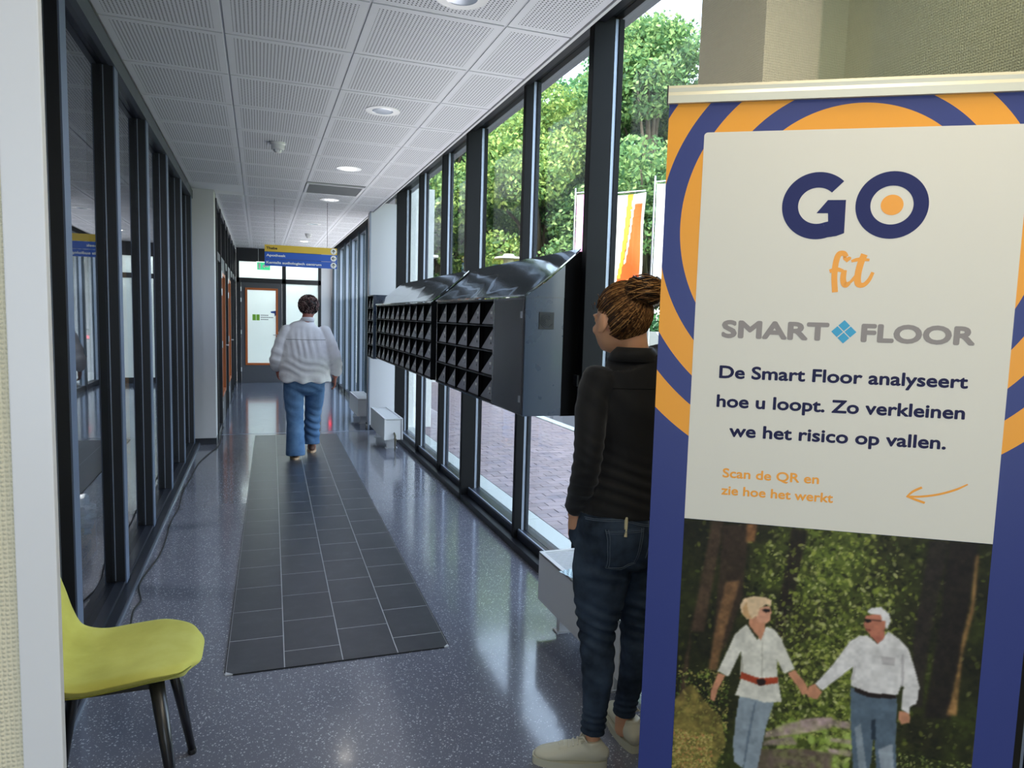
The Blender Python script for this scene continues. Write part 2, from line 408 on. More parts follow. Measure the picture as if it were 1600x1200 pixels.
# ---- far left partition with two doors (window_2, door_1, door_2)
w2 = empty('window_2'); struct(w2)
XF = -.475
box('transom', (XF - .07, XF, 9.02, 16.2, 2.17, 2.27), mat('grey_head', '#4a4f58', .45), w2)
box('head', (XF - .07, XF, 9.02, 16.2, 2.80, 2.92), M_dark, w2)
box('head', (XF - .07, XF + .01, 9.02, 16.2, 2.86, 2.90), M_rail, w2)
box('sill', (XF - .07, XF + .005, 9.02, 10.0, 0, .06), M_dark, w2)
box('sill', (XF - .07, XF + .005, 13.25, 16.2, 0, .06), M_dark, w2)
ms = [9.02, 9.95, 11.15, 12.0, 13.2, 14.2, 15.2, 16.13]
for i, y in enumerate(ms):
    box('mullion', (XF - .08, XF + .012, y, y + .07, 0, 2.86), M_dark2, w2)
    if i < len(ms) - 1:
        ye = ms[i + 1]
        box('pane', (XF - .045, XF - .039, y + .07, ye, 2.27, 2.80), M_glassd, w2)
        if i not in (1, 3): box('pane', (XF - .045, XF - .039, y + .07, ye, .06, 2.17), M_glassd, w2)
def glazed_door(name, W_, glass_m, wide_frame=.13):
    """door leaf in local X (0..W_) and Z, thickness in Y; orange-framed light"""
    d = empty(name); struct(d)
    H = 2.17; a, b_, c, e = wide_frame, W_ - wide_frame, .39, 2.06
    box('leaf', (0, a, -.02, .02, 0, H), M_doorgrey, d); box('leaf', (b_, W_, -.02, .02, 0, H), M_doorgrey, d)
    box('leaf', (a, b_, -.02, .02, 0, c), M_doorgrey, d); box('leaf', (a, b_, -.02, .02, e, H), M_doorgrey, d)
    t = .045
    box('light_frame', (a, a + t, -.035, .035, c, e), M_orange, d, .004); box('light_frame', (b_ - t, b_, -.035, .035, c, e), M_orange, d, .004)
    box('light_frame', (a + t, b_ - t, -.034, .034, c, c + t), M_orange, d, .004); box('light_frame', (a + t, b_ - t, -.034, .034, e - t, e), M_orange, d, .004)
    box('pane', (a + t, b_ - t, -.004, .004, c + t, e - t), glass_m, d)
    for z in (.25, 1.06, 1.75, 1.98):
        MB().cyl((.0, -.03, z), (.0, -.03, z + .09), .011).build('hinge', M_steel, d)
    h = MB().cyl((W_ - .07, -.02, 1.05), (W_ - .07, -.07, 1.05), .01).cyl((W_ - .07, -.065, 1.05), (W_ - .19, -.065, 1.05), .009).box(W_ - .09, W_ - .05, -.026, -.02, .93, 1.12)
    h.build('handle', M_steel, d)
    return d
d1 = glazed_door('door_1', 1.12, M_glassd); d1.location = (XF - .02, 10.02, 0); d1.rotation_euler = (0, 0, PI / 2)
d2 = glazed_door('door_2', 1.12, M_glassd); d2.location = (XF - .02, 12.07, 0); d2.rotation_euler = (0, 0, PI / 2)

# ---- end wall at Y = 16.2
YW = 16.2
we = empty('wall_end'); struct(we)
box('white_wall_panel', (1.30, 1.62, YW, YW + .15, 0, ZC + .1), M_wall, we)
w5 = empty('window_3'); struct(w5)
for b_ in ((-.46, 1.30, 2.62, ZC + .05), (-.46, 1.30, 2.17, 2.27), (-.46, -.40, 0, 2.62), (.475, .555, 0, 2.62), (1.235, 1.30, 0, 2.62), (.555, 1.235, 0, .12), (-.40, -.37, 0, 2.17)):
    box('frame', (b_[0], b_[1], YW - .03, YW + .05, b_[2], b_[3]), M_dark2, w5)
box('pane', (-.40, .475, YW + .005, YW + .011, 2.27, 2.62), M_frost, w5); box('pane', (.555, 1.235, YW + .005, YW + .011, 2.27, 2.62), M_frost, w5)
box('pane', (.555, 1.235, YW + .005, YW + .011, .12, 2.17), M_frost, w5)
d3 = glazed_door('door_3', .84, M_frost, .085); d3.location = (-.368, YW, 0)
M_lgreen = mat('print_green', '#8cc63f', .5); M_lblue = mat('print_blue', '#1f4fa0', .5); M_lgrey = mat('print_grey', '#5a6068', .5)
lg = MB().box(.23, .30, -.006, -.0045, 1.36, 1.49).box(.308, .378, -.006, -.0045, 1.36, 1.49).build('logo', M_lgreen, d3, label='green open book emblem on the frosted door light')
MB().poly([(.60, -.006, 1.56), (.71, -.006, 1.58), (.72, -.006, 1.50), (.69, -.006, 1.45), (.68, -.006, 1.52), (.61, -.006, 1.53)], (0, .001, 0)).build('logo', M_lblue, d3, label='blue speech mark emblem on the frosted door light')
for k, (a, b_) in enumerate(((.40, .56), (.40, .66), (.40, .56))):
    z = 1.475 - k * .045
    x = a
    while x < b_ - .01:
        MB().box(x, x + .014, -.006, -.0045, z - .012, z + .010).build('lettering', M_lgrey, d3); x += .02
# lit room behind the frosted end glazing
struct(box('wall_end', (-3, 4, 19.0, 19.1, 0, 3.1), M_white)).name = 'wall_end'
struct(box('ceiling', (-3, 4, 16.35, 19.0, 2.95, 3.0), M_white)); struct(box('floor', (-3, 4, 16.35, 19.0, -.1, 0), M_white))
struct(box('wall_end', (-3.1, -3, 16.35, 19.0, 0, 3), M_white)); 
light('end_room_lamp', 'AREA', (.4, 17.6, 2.9), 75, (.93, 1, .99), 1.6, 1.6)
ps = empty('wall_callpoint', (1.50, YW - .03, 1.0), 0, 'small black and red push point on the white wall beside the end door', 'push point')
box('backplate', (-.045, .045, -.012, .028, -.11, .11), M_black, ps, .004)
M_redlit = mat('red_lit', '#d02040', .4, emit=('#ff2040', 2.0))
box('red_button', (-.03, .03, -.018, -.012, -.09, -.02), M_redlit, ps)
MB().ell((0, -.014, .06), (.02, .008, .02)).build('green_key', mat('green_key', '#3d7a48', .4), ps)
ex = empty('exit_sign', (.09, 15.2, 2.47), 0, 'green and white emergency exit sign hanging half behind the direction board', 'exit sign')
box('casing', (-.14, .14, -.02, .02, -.09, .09), mat('exit_white', '#dfe9e2', .4, emit=('#e8fff0', .5)), ex, .004)
box('pictogram', (-.125, .125, -.023, -.02, -.075, .075), mat('exit_green', '#2c9a62', .5, emit=('#40d090', .35)), ex)
MB().poly([(-.10, -.0245, -.055), (-.10, -.0245, .055), (-.06, -.0245, .055), (-.06, -.0245, -.055)], (0, .001, 0)).poly([(-.03, -.0245, 0), (.02, -.0245, .045), (.02, -.0245, .015), (.1, -.0245, .015), (.1, -.0245, -.015), (.02, -.0245, -.015), (.02, -.0245, -.045)], (0, .001, 0)).build('symbol', M_label, ex)
MB().cyl((-.1, 0, .09), (-.1, 0, .45), .003).build('suspension', M_steel, ex); MB().cyl((.1, 0, .09), (.1, 0, .45), .003).build('suspension', M_steel, ex)

# ---- right glazing (window_4)
w4 = empty('window_4'); struct(w4)
YP = 9.42                                              # near face of the white pier
M_bead2 = mat('silver_edge', '#98a2b4', .35, metal=.4); M_fin = mat('black_fin', '#0a0b0e', .5, spec=.18)
box('sill', (1.60, 1.66, 1.9, YP, 0, .05), M_dark2, w4, .003)
box('sill', (1.66, 1.79, 1.9, YP, 0, .10), M_dark, w4, .004)
box('sill_bead', (1.665, 1.675, 1.9, YP, .10, .112), M_bead2, w4)
box('head', (1.66, 1.76, 1.9, YP, 3.095, 3.19), M_fin, w4)
box('head_channel', (1.436, 1.66, 1.9, YP, 3.10, 3.19), M_dark2, w4)
box('head_bead', (1.655, 1.665, 1.9, YP, 3.082, 3.10), M_bead2, w4)
thick = [1.07, 3.327, 5.60, 8.68]; thin = [2.28, 4.38, 6.56, 7.58]
allm = sorted([(y, 'k') for y in thick] + [(y, 'n') for y in thin])
for i, (y, k) in enumerate(allm):
    if k == 'k':
        box('mullion', (1.60, 1.72, y, y + .055, 0, 3.10), M_fin, w4, .003)
    else:
        box('mullion', (1.635, 1.69, y, y + .045, .05, 3.10), M_fin, w4, .003)
    xo = 1.72 if k == 'k' else 1.69
    box('mullion_edge', (xo, xo + .022, y + .008, y + .04, .1, 3.09), M_bead2, w4)
    box('mullion_back', (xo + .022, xo + .05, y + .0, y + .05, .1, 3.09), M_fin, w4)
    y1 = y + .05; ye = allm[i + 1][0] if i < len(allm) - 1 else YP
    box('pane', (1.715, 1.721, y1, ye, .10, 3.095), M_glass, w4)
# white pier on the right
pier = struct(box('wall_right', (1.385, 1.80, YP, 9.66, 0, ZC + .12), M_wall)); pier.name = 'pier'
struct(box('trim_2', (1.372, 1.388, YP - .02, YP + .03, 0, 2.9), M_bead)).name = 'trim_2'
struct(box('baseboard_right', (1.375, 1.66, YP - .012, 9.67, 0, .07), M_dark))
struct(box('wing_wall', (1.80, 2.30, 9.68, 9.95, -.1, 3.3), M_outwall))
# far right glazing (window_5)
w6 = empty('window_5'); struct(w6)
XR = 1.56
box('sill', (XR, XR + .12, 9.66, YW, 0, .09), M_dark, w6); box('head', (XR, XR + .12, 9.66, YW, 2.86, 3.0), M_dark, w6)
mm = [9.66, 10.95, 11.85, 12.95, 13.85, 14.9, 16.1]
for i, y in enumerate(mm):
    box('mullion', (XR - .02, XR + .10, y, y + .07, 0, 2.9), mat('teal_grey_frame', '#35434d', .35), w6)
    box('mullion_edge', (XR + .015, XR + .06, y - .012, y, .09, 2.86), M_bead2, w6)
    if i < len(mm) - 1: box('pane', (XR + .07, XR + .076, y + .07, mm[i + 1], .09, 2.86), M_glass, w6)
# near pillar and wall behind the banner
struct(box('pillar', (1.50, 1.95, 1.888, 2.243, 0, 3.1), M_paper))
struct(box('wall_right', (1.826, 1.95, -3.2, 1.888, 0, 3.1), M_paper)).name = 'wall_right'
struct(box('baseboard_right', (1.815, 1.826, -3.2, 1.888, 0, .07), M_dark)); struct(box('baseboard_right', (1.49, 1.50, 1.888, 2.24, 0, .07), M_dark))
struct(box('wall_near', (-2.4, 1.95, -3.3, -3.2, 0, 3.1), M_paper))
# near left: wallpapered wall end with a white post
post = struct(box('wall_near', (-2.4, -.37, 1.30, 1.42, 0, 3.1), M_paper))
struct(box('trim_3', (-.37, -.3135, 1.290, 1.312, 0, 3.1), M_whitegloss, None, .002)).name = 'trim_3'
struct(box('wall_left', (-2.5, -2.4, -3.2, 2.0, 0, 3.1), M_paper))

# ---- ceiling fittings
def downlight(x, y, lit, label):
    o = empty('downlight', (x, y, ZC), 0, label, 'ceiling light', 'round ceiling downlights')
    MB().lathe([(.088, -.004), (.112, -.004), (.116, .002), (.112, .006), (.088, .006), (.086, 0)], seg=32).build('trim_ring', M_whitegloss, o, smooth=False)
    MB().lathe([(.087, -.002), (.087, .0), (.060, .06), (.0595, .06)][::-1] if False else [(.087, -.0015), (.062, .003), (.0615, .001)], seg=32)
    m = mat('lamp_lit', '#ffffff', .5, emit=('#fff6e6', 4)) if lit else mat('lamp_off', '#9aa4b4', .12, metal=.3)
    MB().lathe([(.001, -.0045), (.06, -.0045), (.087, -.003), (.087, .006), (.001, .006)], seg=32).build('lens', m, o)
downlight(.815, 3.00, False, 'round downlight cut by the top edge of the picture, nearest in the ceiling')
downlight(.778, 4.80, False, 'large unlit round downlight with a grey lens, nearest the window side')
downlight(.793, 6.79, True, 'lit round downlight just before the ventilation grille')
downlight(.793, 8.72, False, 'unlit round downlight just beyond the ventilation grille')
downlight(.785, 11.2, False, 'small unlit downlight halfway to the end wall')
downlight(.805, 13.95, True, 'lit round downlight farthest down the corridor above the sign')
def smoke(x, y, s, label):
    o = empty('smoke_detector', (x, y, ZC), 0, label, 'smoke detector')
    MB().lathe([(.0, 0), (.058 * s, 0), (.058 * s, -.012 * s), (.05 * s, -.018 * s), (.0, -.018 * s)], seg=24).build('base', M_whitegloss, o)
    MB().lathe([(.0, -.018 * s), (.05 * s, -.018 * s), (.05 * s, -.045 * s), (.044 * s, -.052 * s), (.0, -.052 * s)], seg=24).build('body', M_white, o)
    for k in range(6):
        a = k * PI / 3
        MB().box(-.004, .004, -.003, .003, -.016, 0).build('vent_fin', M_rail, o, (.03 * s * math.cos(a), .03 * s * math.sin(a), -.052 * s))
    MB().lathe([(.0, -.052 * s), (.03 * s, -.054 * s), (.024 * s, -.075 * s), (.0, -.08 * s)], seg=20).build('sensor_head', M_whitegloss, o)
smoke(.147, 6.05, 1.05, 'white round smoke detector hanging under the perforated ceiling')
smoke(.80, 12.6, 1.0, 'small grey detector far down the corridor between two downlights')

# ================================================================== OUTSIDE
struct(box('ground', (1.80, 90, -30, 90, -.5, -.06), M_asph))
lawn = struct(box('lawn', (9.2, 90, -30, 90, -.3, -.015), M_grass))
ks = empty('kerb'); struct(ks)
for k in range(26): box('kerb_stone', (4.19, 4.33, -8 + k * 1.0, -8 + k * 1.0 + .99, -.2, -.005), M_conc, ks, .01)
pav = empty('pavement'); struct(pav)
box('bedding', (1.80, 4.19, -8, 18, -.2, -.030), M_sand, pav)
for k in range(18):
    box('edge_slab', (1.805, 2.085, -4 + k * 1.0, -4 + k * 1.0 + .99, -.1, -.018), M_conc, pav, .004)
# clay pavers in running bond, long side along X
BL, BW = .21, .105
cells = []
nrow = int(16 / BW)
for r in range(nrow):
    y = .5 + r * BW; x = 2.09 - (BL / 2 if r % 2 else 0)
    while x < 4.18:
        x0, x1 = max(x, 2.092), min(x + BL, 4.188)
        if x1 - x0 > .05: cells.append((x0, x1, y))
        x += BL
def seen(c):
    X, Y = (c[0] + c[1]) / 2, c[2]
    return 3.0 < Y < 12 and .26 < X / Y < .66
vis = sorted([c for c in cells if seen(c)], key=lambda c: math.hypot(c[0], c[2]))[:300]
vs_ = set(vis); rest = [c for c in cells if c not in vs_]
bmesh_full = {}
for c in vis:
    wd_ = round(c[1] - c[0], 3)
    if wd_ not in bmesh_full: bmesh_full[wd_] = MB().box(-wd_ / 2 + .003, wd_ / 2 - .003, -BW / 2 + .003, BW / 2 - .003, -.06, 0, bev=.004).mesh('paver'); bmesh_full[wd_].materials.append(M_paver)
    o = link('paver', bmesh_full[wd_], None, pav); o.location = ((c[0] + c[1]) / 2, c[2] + BW / 2, -.02 + random.uniform(-.0015, .0015))
mb = MB()
for c in rest: mb.box(c[0] + .003, c[1] - .003, c[2] + .003, c[2] + BW - .003, -.06, -.02 + random.uniform(-.0015, .0015))
r_ = mb.build('paver_field', M_paver, pav); r_['kind'] = 'stuff'
# corridor roof and soffit; unseen block added on top to shade the pavement
struct(box('roof_slab', (-12, 1.76, -12, 30, 3.2, 3.4), M_outwall))
sof = struct(box('soffit', (1.76, 1.952, -12, 17, 3.20, 3.55), mat('soffit_grey', '#a6a4ac', .6)))
struct(box('shade_block', (-12, 1.95, -12, 30, 3.55, 5.5), mat('brick_grey', '#8a8078', .9)))

# foliage
def leaf_mat(name, a, b_, c):
    def fn(n, b):
        g = n.add('ShaderNodeNewGeometry'); co = n.coord()
        r = g.outputs['Random Per Island']
        n.l(n.ramp(r, [(0, a), (.45, b_), (1, c)]), b.inputs['Base Color']); b.inputs['Roughness'].default_value = .55
        t = n.t; o = t.nodes.get('Material Output')
        tl = n.add('ShaderNodeBsdfTranslucent'); n.l(n.ramp(r, [(0, a), (.4, b_), (1, c)]), tl.inputs[0])
        mx = n.add('ShaderNodeMixShader'); mx.inputs[0].default_value = .45; n.l(b.outputs[0], mx.inputs[1]); n.l(tl.outputs[0], mx.inputs[2]); n.l(mx.outputs[0], o.inputs[0])
    return mat(name, fn=fn, spec=.3)
L1 = leaf_mat('leaves_green', '#35583c', '#587c4c', '#8ca668'); L2 = leaf_mat('leaves_lime', '#42643a', '#6d8e4c', '#a6b668'); L3 = leaf_mat('leaves_blue_green', '#2c5638', '#4a7c50', '#7ca470')
L4 = leaf_mat('leaves_yellow', '#b8a030', '#e0c040', '#f0dc70'); L5 = leaf_mat('leaves_hedge', '#1c3c26', '#2e5a38', '#4c7a48')
M_bark = mat('bark', '#5b5146', .9)
def leaves(n, cl, size, rng):
    """n leaves spread over clusters cl = [(centre, radii)]"""
    w = np.array([c[1][0] * c[1][1] * c[1][2] for c in cl]) ** .66; w /= w.sum(); k = rng.choice(len(cl), n, p=w)
    C_ = np.array([c[0] for c in cl])[k]; R_ = np.array([c[1] for c in cl])[k]
    d = rng.normal(size=(n, 3)); d /= np.linalg.norm(d, axis=1)[:, None]
    P = C_ + d * R_ * (rng.uniform(.35, 1, (n, 1)) ** .5)
    a = rng.normal(size=(n, 3)); a /= np.linalg.norm(a, axis=1)[:, None]
    b_ = np.cross(a, rng.normal(size=(n, 3))); b_ /= np.linalg.norm(b_, axis=1)[:, None]
    s = size * rng.uniform(.6, 1.3, (n, 1))
    V = np.stack([P + a * s, P + b_ * s * .55, P - a * s, P - b_ * s * .55], 1).reshape(-1, 3)
    return V, np.arange(n * 4).reshape(-1, 4)
def crown(rng, R, H, z0, nb):
    cl = []
    for i in range(nb):
        th = rng.uniform(0, 2 * PI); t = rng.uniform(0, 1); rr = R * math.sin(PI * (.15 + .8 * t)) * rng.uniform(.35, 1)
        s = R * rng.uniform(.22, .38)
        cl.append(((rr * math.cos(th), rr * math.sin(th), z0 + H * t), (s, s, s * .7)))
    return cl
def tree_proto(seed, R, H, z0, n, lm, size):
    rng = np.random.default_rng(seed); cl = crown(rng, R, H, z0, 46)
    V, F = leaves(n, cl, size, rng); fm = npmesh('foliage', V, F); fm.materials.append(lm)
    mb = MB(); mb.tube([(0, 0, -.1), (.05, .02, z0 * .5), (.0, .1, z0), (.1, 0, z0 + H * .5), (0, 0, z0 + H * .9)], [.26, .2, .17, .11, .03], 10)
    tm = mb.mesh('trunk', True); tm.materials.append(M_bark)
    mb = MB()
    for c, r in cl[:26]:
        zb = z0 * .8 + (c[2] - z0) * .45; mb.tube([(0, 0, zb), (c[0] * .4, c[1] * .4, zb + (c[2] - zb) * .55), c], [.09, .06, .02], 6)
    bmm = mb.mesh('branches', True); bmm.materials.append(M_bark)
    return fm, tm, bmm
P1 = tree_proto(1, 3.6, 7.5, 2.2, 70000, L1, .075); P2 = tree_proto(2, 3.2, 6.5, 1.6, 64000, L2, .07); P3 = tree_proto(3, 4.2, 9.0, 2.4, 70000, L3, .095)
def tree(p, loc, sc, rz, label):
    o = empty('tree', loc, rz, label, 'tree', 'trees beyond the pavement'); o.scale = (sc, sc, sc)
    f = link('foliage', p[0], None, o); f['kind'] = 'stuff'; link('trunk', p[1], None, o); link('branches', p[2], None, o)
    return o
tree(P1, (10.3, 17.5, -.02), .95, 0, 'broad green tree behind the flags, seen left of the banner')
tree(P2, (7.9, 19.5, -.02), .95, 1, 'light green tree straight behind the post lantern')
tree(P3, (12.5, 23.5, -.02), 1.0, 2, 'tall blue-green tree behind the broad green one')
tree(P1, (5.6, 22.5, -.02), .95, 2.5, 'green tree seen through the narrow panes beside the white outside wall')
tree(P2, (14.2, 18.2, -.02), .92, 4, 'yellow-green tree rising against the sky at the upper right pane')
tree(P3, (8.9, 28, -.02), 1.0, 5, 'large dark tree farthest back between the lantern and the flags')
tree(P2, (5.9, 30, -.02), 1.1, .5, 'pale tree in the gap just right of the white outside wall')
tree(P1, (17.5, 25, -.02), 1.05, 3.3, 'green tree far right behind the woman with the hair bun')
tree(P1, (3.6, 27, -.02), 1.0, 5.2, 'green tree seen through the far corridor windows')
for i, (x, y, n_, lb) in enumerate(((6.4, 17.4, 1, 'yellow flowering shrub behind the post lantern'), (7.7, 17.0, 1, 'yellow shrub right of the lantern above the mailbox roof'), (5.2, 18.4, 1, 'yellow shrub nearest the white outside wall'))):
    rng = np.random.default_rng(20 + i); cl = [((rng.uniform(-.8, .8), rng.uniform(-.5, .5), rng.uniform(.5, 1.5)), (.5, .5, .45)) for _ in range(14)]
    V, F = leaves(5000, cl, .06, rng); me = npmesh('foliage', V, F); me.materials.append(L4)
    o = empty('shrub', (x, y, 0), 0, lb, 'shrub', 'yellow shrubs'); o.scale = (1, 1, 1.15); f = link('foliage', me, None, o); f['kind'] = 'stuff'
    MB().tube([(0, 0, -.05), (.1, 0, .8)], [.05, .02], 6).tube([(0, 0, -.05), (-.3, .1, .9)], [.04, .02], 6).tube([(0, 0, 0), (.35, .1, 1.0)], [.04, .02], 6).build('stems', M_bark, o)
rng = np.random.default_rng(31); cl = [((rng.uniform(-3.6, 12), rng.uniform(-.4, .4), rng.uniform(.3, 1.5)), (.6, .5, .4)) for _ in range(150)]
V, F = leaves(26000, cl, .08, rng); me = npmesh('foliage', V, F); me.materials.append(L5)
o = empty('hedge', (8.5, 16.0, 0), -.1, 'long clipped dark green hedge under the trees', 'hedge'); f = link('foliage', me, None, o); f['kind'] = 'stuff'
MB().box(-3.4, 11.8, -.12, .12, -.05, 1.2).build('stems', M_bark, o)

# post lantern
M_lamp = mat('lantern_white', '#a8a8a2', .5)
o = empty('post_lantern', (5.75, 16.3, -.02), 0, 'white post lantern with a flat disc hat, seen over the mailbox roof', 'street lamp')
MB().cyl((0, 0, 0), (0, 0, 2.62), .05).build('post', M_lamp, o); MB().lathe([(.0, 2.62), (.10, 2.62), (.13, 2.92), (.12, 3.02), (.0, 3.02)], seg=20).build('glass', mat('lantern_glass', '#b8b8a4', .3), o)
MB().lathe([(.0, 3.02), (.36, 3.02), (.34, 3.06), (.15, 3.09), (.12, 3.14), (.0, 3.15)], seg=28).build('disc_hat', M_lamp, o)
for k in range(3): a = k * 2.1; MB().cyl((.14 * math.cos(a), .14 * math.sin(a), 2.6), (.14 * math.cos(a), .14 * math.sin(a), 3.03), .01).build('rod', M_lamp, o)

# flags
def vmat(name, rough=.7):
    def fn(n, b):
        a = n.add('ShaderNodeAttribute', attribute_name='Col'); n.l(a.outputs['Color'], b.inputs['Base Color']); b.inputs['Roughness'].default_value = rough
    return mat(name, fn=fn, spec=.2)
def set_cols(me, cols):
    ca = me.color_attributes.new('Col', 'FLOAT_COLOR', 'POINT'); c = np.ones((len(me.vertices), 4), np.float32); c[:, :3] = cols; ca.data.foreach_set('color', c.ravel())
def flag(loc, rz, w, h, kind, label):
    o = empty('flag', loc, rz, label, 'flag', 'advertising flags outside')
    z0 = loc[2]
    MB().cyl((0, 0, 0), (0, 0, h[1] + .12), .022, .014).build('pole', M_steel, o)
    MB().cyl((0, 0, h[1] + .03), (w + .02, 0, h[1] + .08), .012).build('top_arm', M_steel, o)
    MB().lathe([(0, 0), (.22, 0), (.22, .05), (.05, .08), (0, .08)]).build('foot', M_rubber, o)
    nx, nz = 30, 90; X, Z = np.meshgrid(np.linspace(0, 1, nx), np.linspace(0, 1, nz)); U, V_ = X.ravel(), Z.ravel()
    sway = .05 * np.sin(V_ * 7 + U * 3) * (.3 + U); slant = (V_ * .05)
    P = np.stack([.03 + U * w * (.93 + .07 * V_), sway, h[0] + V_ * (h[1] - h[0]) + U * slant], 1)
    i = np.arange(nz * nx).reshape(nz, nx); F_ = np.stack([i[:-1, :-1], i[:-1, 1:], i[1:, 1:], i[1:, :-1]], -1).reshape(-1, 4)
    me = npmesh('flag_cloth', P, F_, True)
    L = lambda s: np.array(lin(s)[:3])
    c = np.tile(L('#c4c2c0'), (len(U), 1))
    if kind == 'orange':
        m = (V_ < .9) & (U > .12 + .62 * V_ ** 1.2 - .1) & (U < .93); c[m] = L('#d8501f')
        m = (U > .08 + .3 * V_) & (U < .16 + .42 * V_) & (V_ > .15); c[m] = L('#e0a830')
        m = (U > .2 + .42 * V_) & (U < .24 + .45 * V_) & (V_ > .3); c[m] = L('#d0ccc6')
        m = (V_ < .14) & ((U - .55) ** 2 + (V_ / .14 * .45) ** 2 < .2); c[m] = L('#e09058')
    elif kind == 'yellow':
        c[(U > .35)] = L('#b0c8c8'); c[(U > .5) & (U < .9)] = L('#d8b830'); c[(V_ > .93)] = L('#a8c4c8'); c[(U < .2)] = L('#c9d2d8')
    else: c[:] = L('#d890bc'); c[(U > .5) & (V_ > .8)] = L('#d8c4d0')
    set_cols(me, c); me.materials.append(vmat('flag_print')); link('flag_cloth', me, None, o)
flag((5.02, 9.5, -.02), -.35, .42, (2.0, 3.45), 'orange', 'white and orange advertising flag on a pole, left of the hair bun')
flag((5.80, 9.7, -.02), -.35, .42, (2.0, 3.72), 'yellow', 'white and yellow advertising flag partly hidden behind the banner')
flag((5.55, 12.1, -.02), -.2, .30, (2.3, 3.9), 'pink', 'pink flag seen in a sliver beside the thick window post')
# parked bicycles rack / pale car shape far behind
car = empty('parked_car', (8.7, 13.6, -.06), 1.45, 'pale grey parked car seen in the gap between neck and banner', 'car')
MB().poly([(-2.1, -.8, .35), (2.1, -.8, .35), (2.15, -.8, .75), (1.3, -.8, .9), (.7, -.75, 1.4), (-1.1, -.75, 1.42), (-1.9, -.8, .95), (-2.15, -.8, .85)], (0, 1.6, 0)).build('body', mat('car_silver', '#c6ccd2', .25, metal=.5), car)
MB().poly([(.62, -.81, .95), (1.1, -.81, .93), (.6, -.81, 1.34), (-1.0, -.81, 1.35), (-1.5, -.81, .98)], (0, 1.62, 0)).build('windows', M_dark2, car)
for sx in (-1.3, 1.35):
    for sy in (-.82, .64): MB().cyl((sx, sy, .33), (sx, sy + .18, .33), .33, seg=20).build('wheel', M_rubber, car)

# ================================================================== CORRIDOR THINGS
# slate-look walking strip set on the floor (four columns of tiles)
ma = empty('measuring_floor_strip', (-.145, 3.075, 0), -.0155, 'long dark slate-look walking mat of four tile columns on the speckled floor', 'floor mat')
box('backing', (.0, .978, 0, 6.13, .0005, .0046), M_joint, ma)
TL = .3305; CW = [0, .241, .4905, .738, .978]
for c in range(4):
    y = 0 if c in (0, 2) else 0
    joints = [3.393 - 3.075, 3.228 - 3.075, 3.397 - 3.075, 3.231 - 3.075][c]
    ys = [0] + [joints + k * TL for k in range(19)]; ys = [v for v in ys if v < 6.13] + [6.13]
    for i in range(len(ys) - 1):
        x0, x1 = CW[c] + .0020, CW[c + 1] - .0020; a, b_ = ys[i] + .0020, ys[i + 1] - .0020
        if b_ - a < .01: continue
        if i == 0 and c in (0, 3):
            cx, ch = (x0, .03) if c == 0 else (x1, .03)
            pts = [(x0 + .03, a, .001), (x1, a, .001), (x1, b_, .001), (x0, b_, .001), (x0, a + .024, .001)] if c == 0 else [(x0, a, .001), (x1 - .022, a, .001), (x1, a + .022, .001), (x1, b_, .001), (x0, b_, .001)]
            MB().poly(pts, (0, 0, .004)).build('tile', M_slate, ma)
        else:
            o = link('tile', MB().box(-(x1 - x0) / 2, (x1 - x0) / 2, -(b_ - a) / 2, (b_ - a) / 2, -.002, .002).mesh('tile'), M_slate, ma); o.location = ((x0 + x1) / 2, (a + b_) / 2, .003)
for b_ in ((-.004, .0, .03, 6.13), (.978, .982, .025, 6.13), (.03, .955, -.004, 0)):
    box('edge', (b_[0], b_[1], b_[2], b_[3], .0005, .0055), M_trimblack, ma)

# low radiators under the window
def heater(x, y0, y1, label, near_end):
    o = empty('radiator', (x, y0, 0), 0, label, 'radiator', 'low white radiators under the windows'); L = y1 - y0; D = .215
    box('front_panel', (0, .012, 0, L, .115, .362), M_whitegloss, o, .002); box('back_panel', (D - .012, D, 0, L, .115, .362), M_whitegloss, o, .002)
    box('end_panel', (.012, D - .012, .012, .022, .115, .348), M_whitegloss, o); box('end_panel', (.012, D - .012, L - .022, L - .012, .115, .348), M_whitegloss, o)
    box('top_frame', (0, .022, 0, L, .355, .366), M_whitegloss, o); box('top_frame', (D - .022, D, 0, L, .355, .366), M_whitegloss, o)
    box('top_frame', (.022, D - .022, 0, .02, .355, .366), M_whitegloss, o); box('top_frame', (.022, D - .022, L - .02, L, .355, .366), M_whitegloss, o)
    box('core', (.03, D - .03, .03, L - .03, .12, .30), mat('radiator_core', '#8a8c90', .5), o)
    n_ = int((L - .04) / .016); me = MB().box(.022, D - .022, -.004, .004, .350, .362).mesh('grille_bar'); me.materials.append(M_white)
    for k in range(n_): q = link('grille_bar', me, None, o); q.location = (0, .028 + k * .016, 0)
    for yy in (.12, L - .17):
        MB().box(.05, .16, yy, yy + .035, .006, .115).box(.035, .175, yy - .012, yy + .047, .0, .008).build('foot', M_whitegloss, o)
    if near_end:
        MB().tube([(.115, .004, .20), (.12, -.03, .17), (.12, -.035, .10), (.12, -.035, .03), (.12, -.02, .0)], [.009, .012, .010, .009, .008], 10).cyl((.12, -.06, .13), (.12, -.01, .13), .014).build('valve', M_brass, o)
    return o
heater(1.345, 7.95, 9.0, 'low white radiator at the foot of the white pier, far end', True)
hn = heater(1.345, 2.36, 3.22, 'low white radiator in front of the window beside the standing woman', False)
cr = empty('paper_scrap', (1.375, 2.87, .367), .3, 'crumpled pale paper scrap lying on the near radiator grille', 'paper')
V = []; 
q = bmesh.new(); bmesh.ops.create_grid(q, x_segments=8, y_segments=6, size=1)
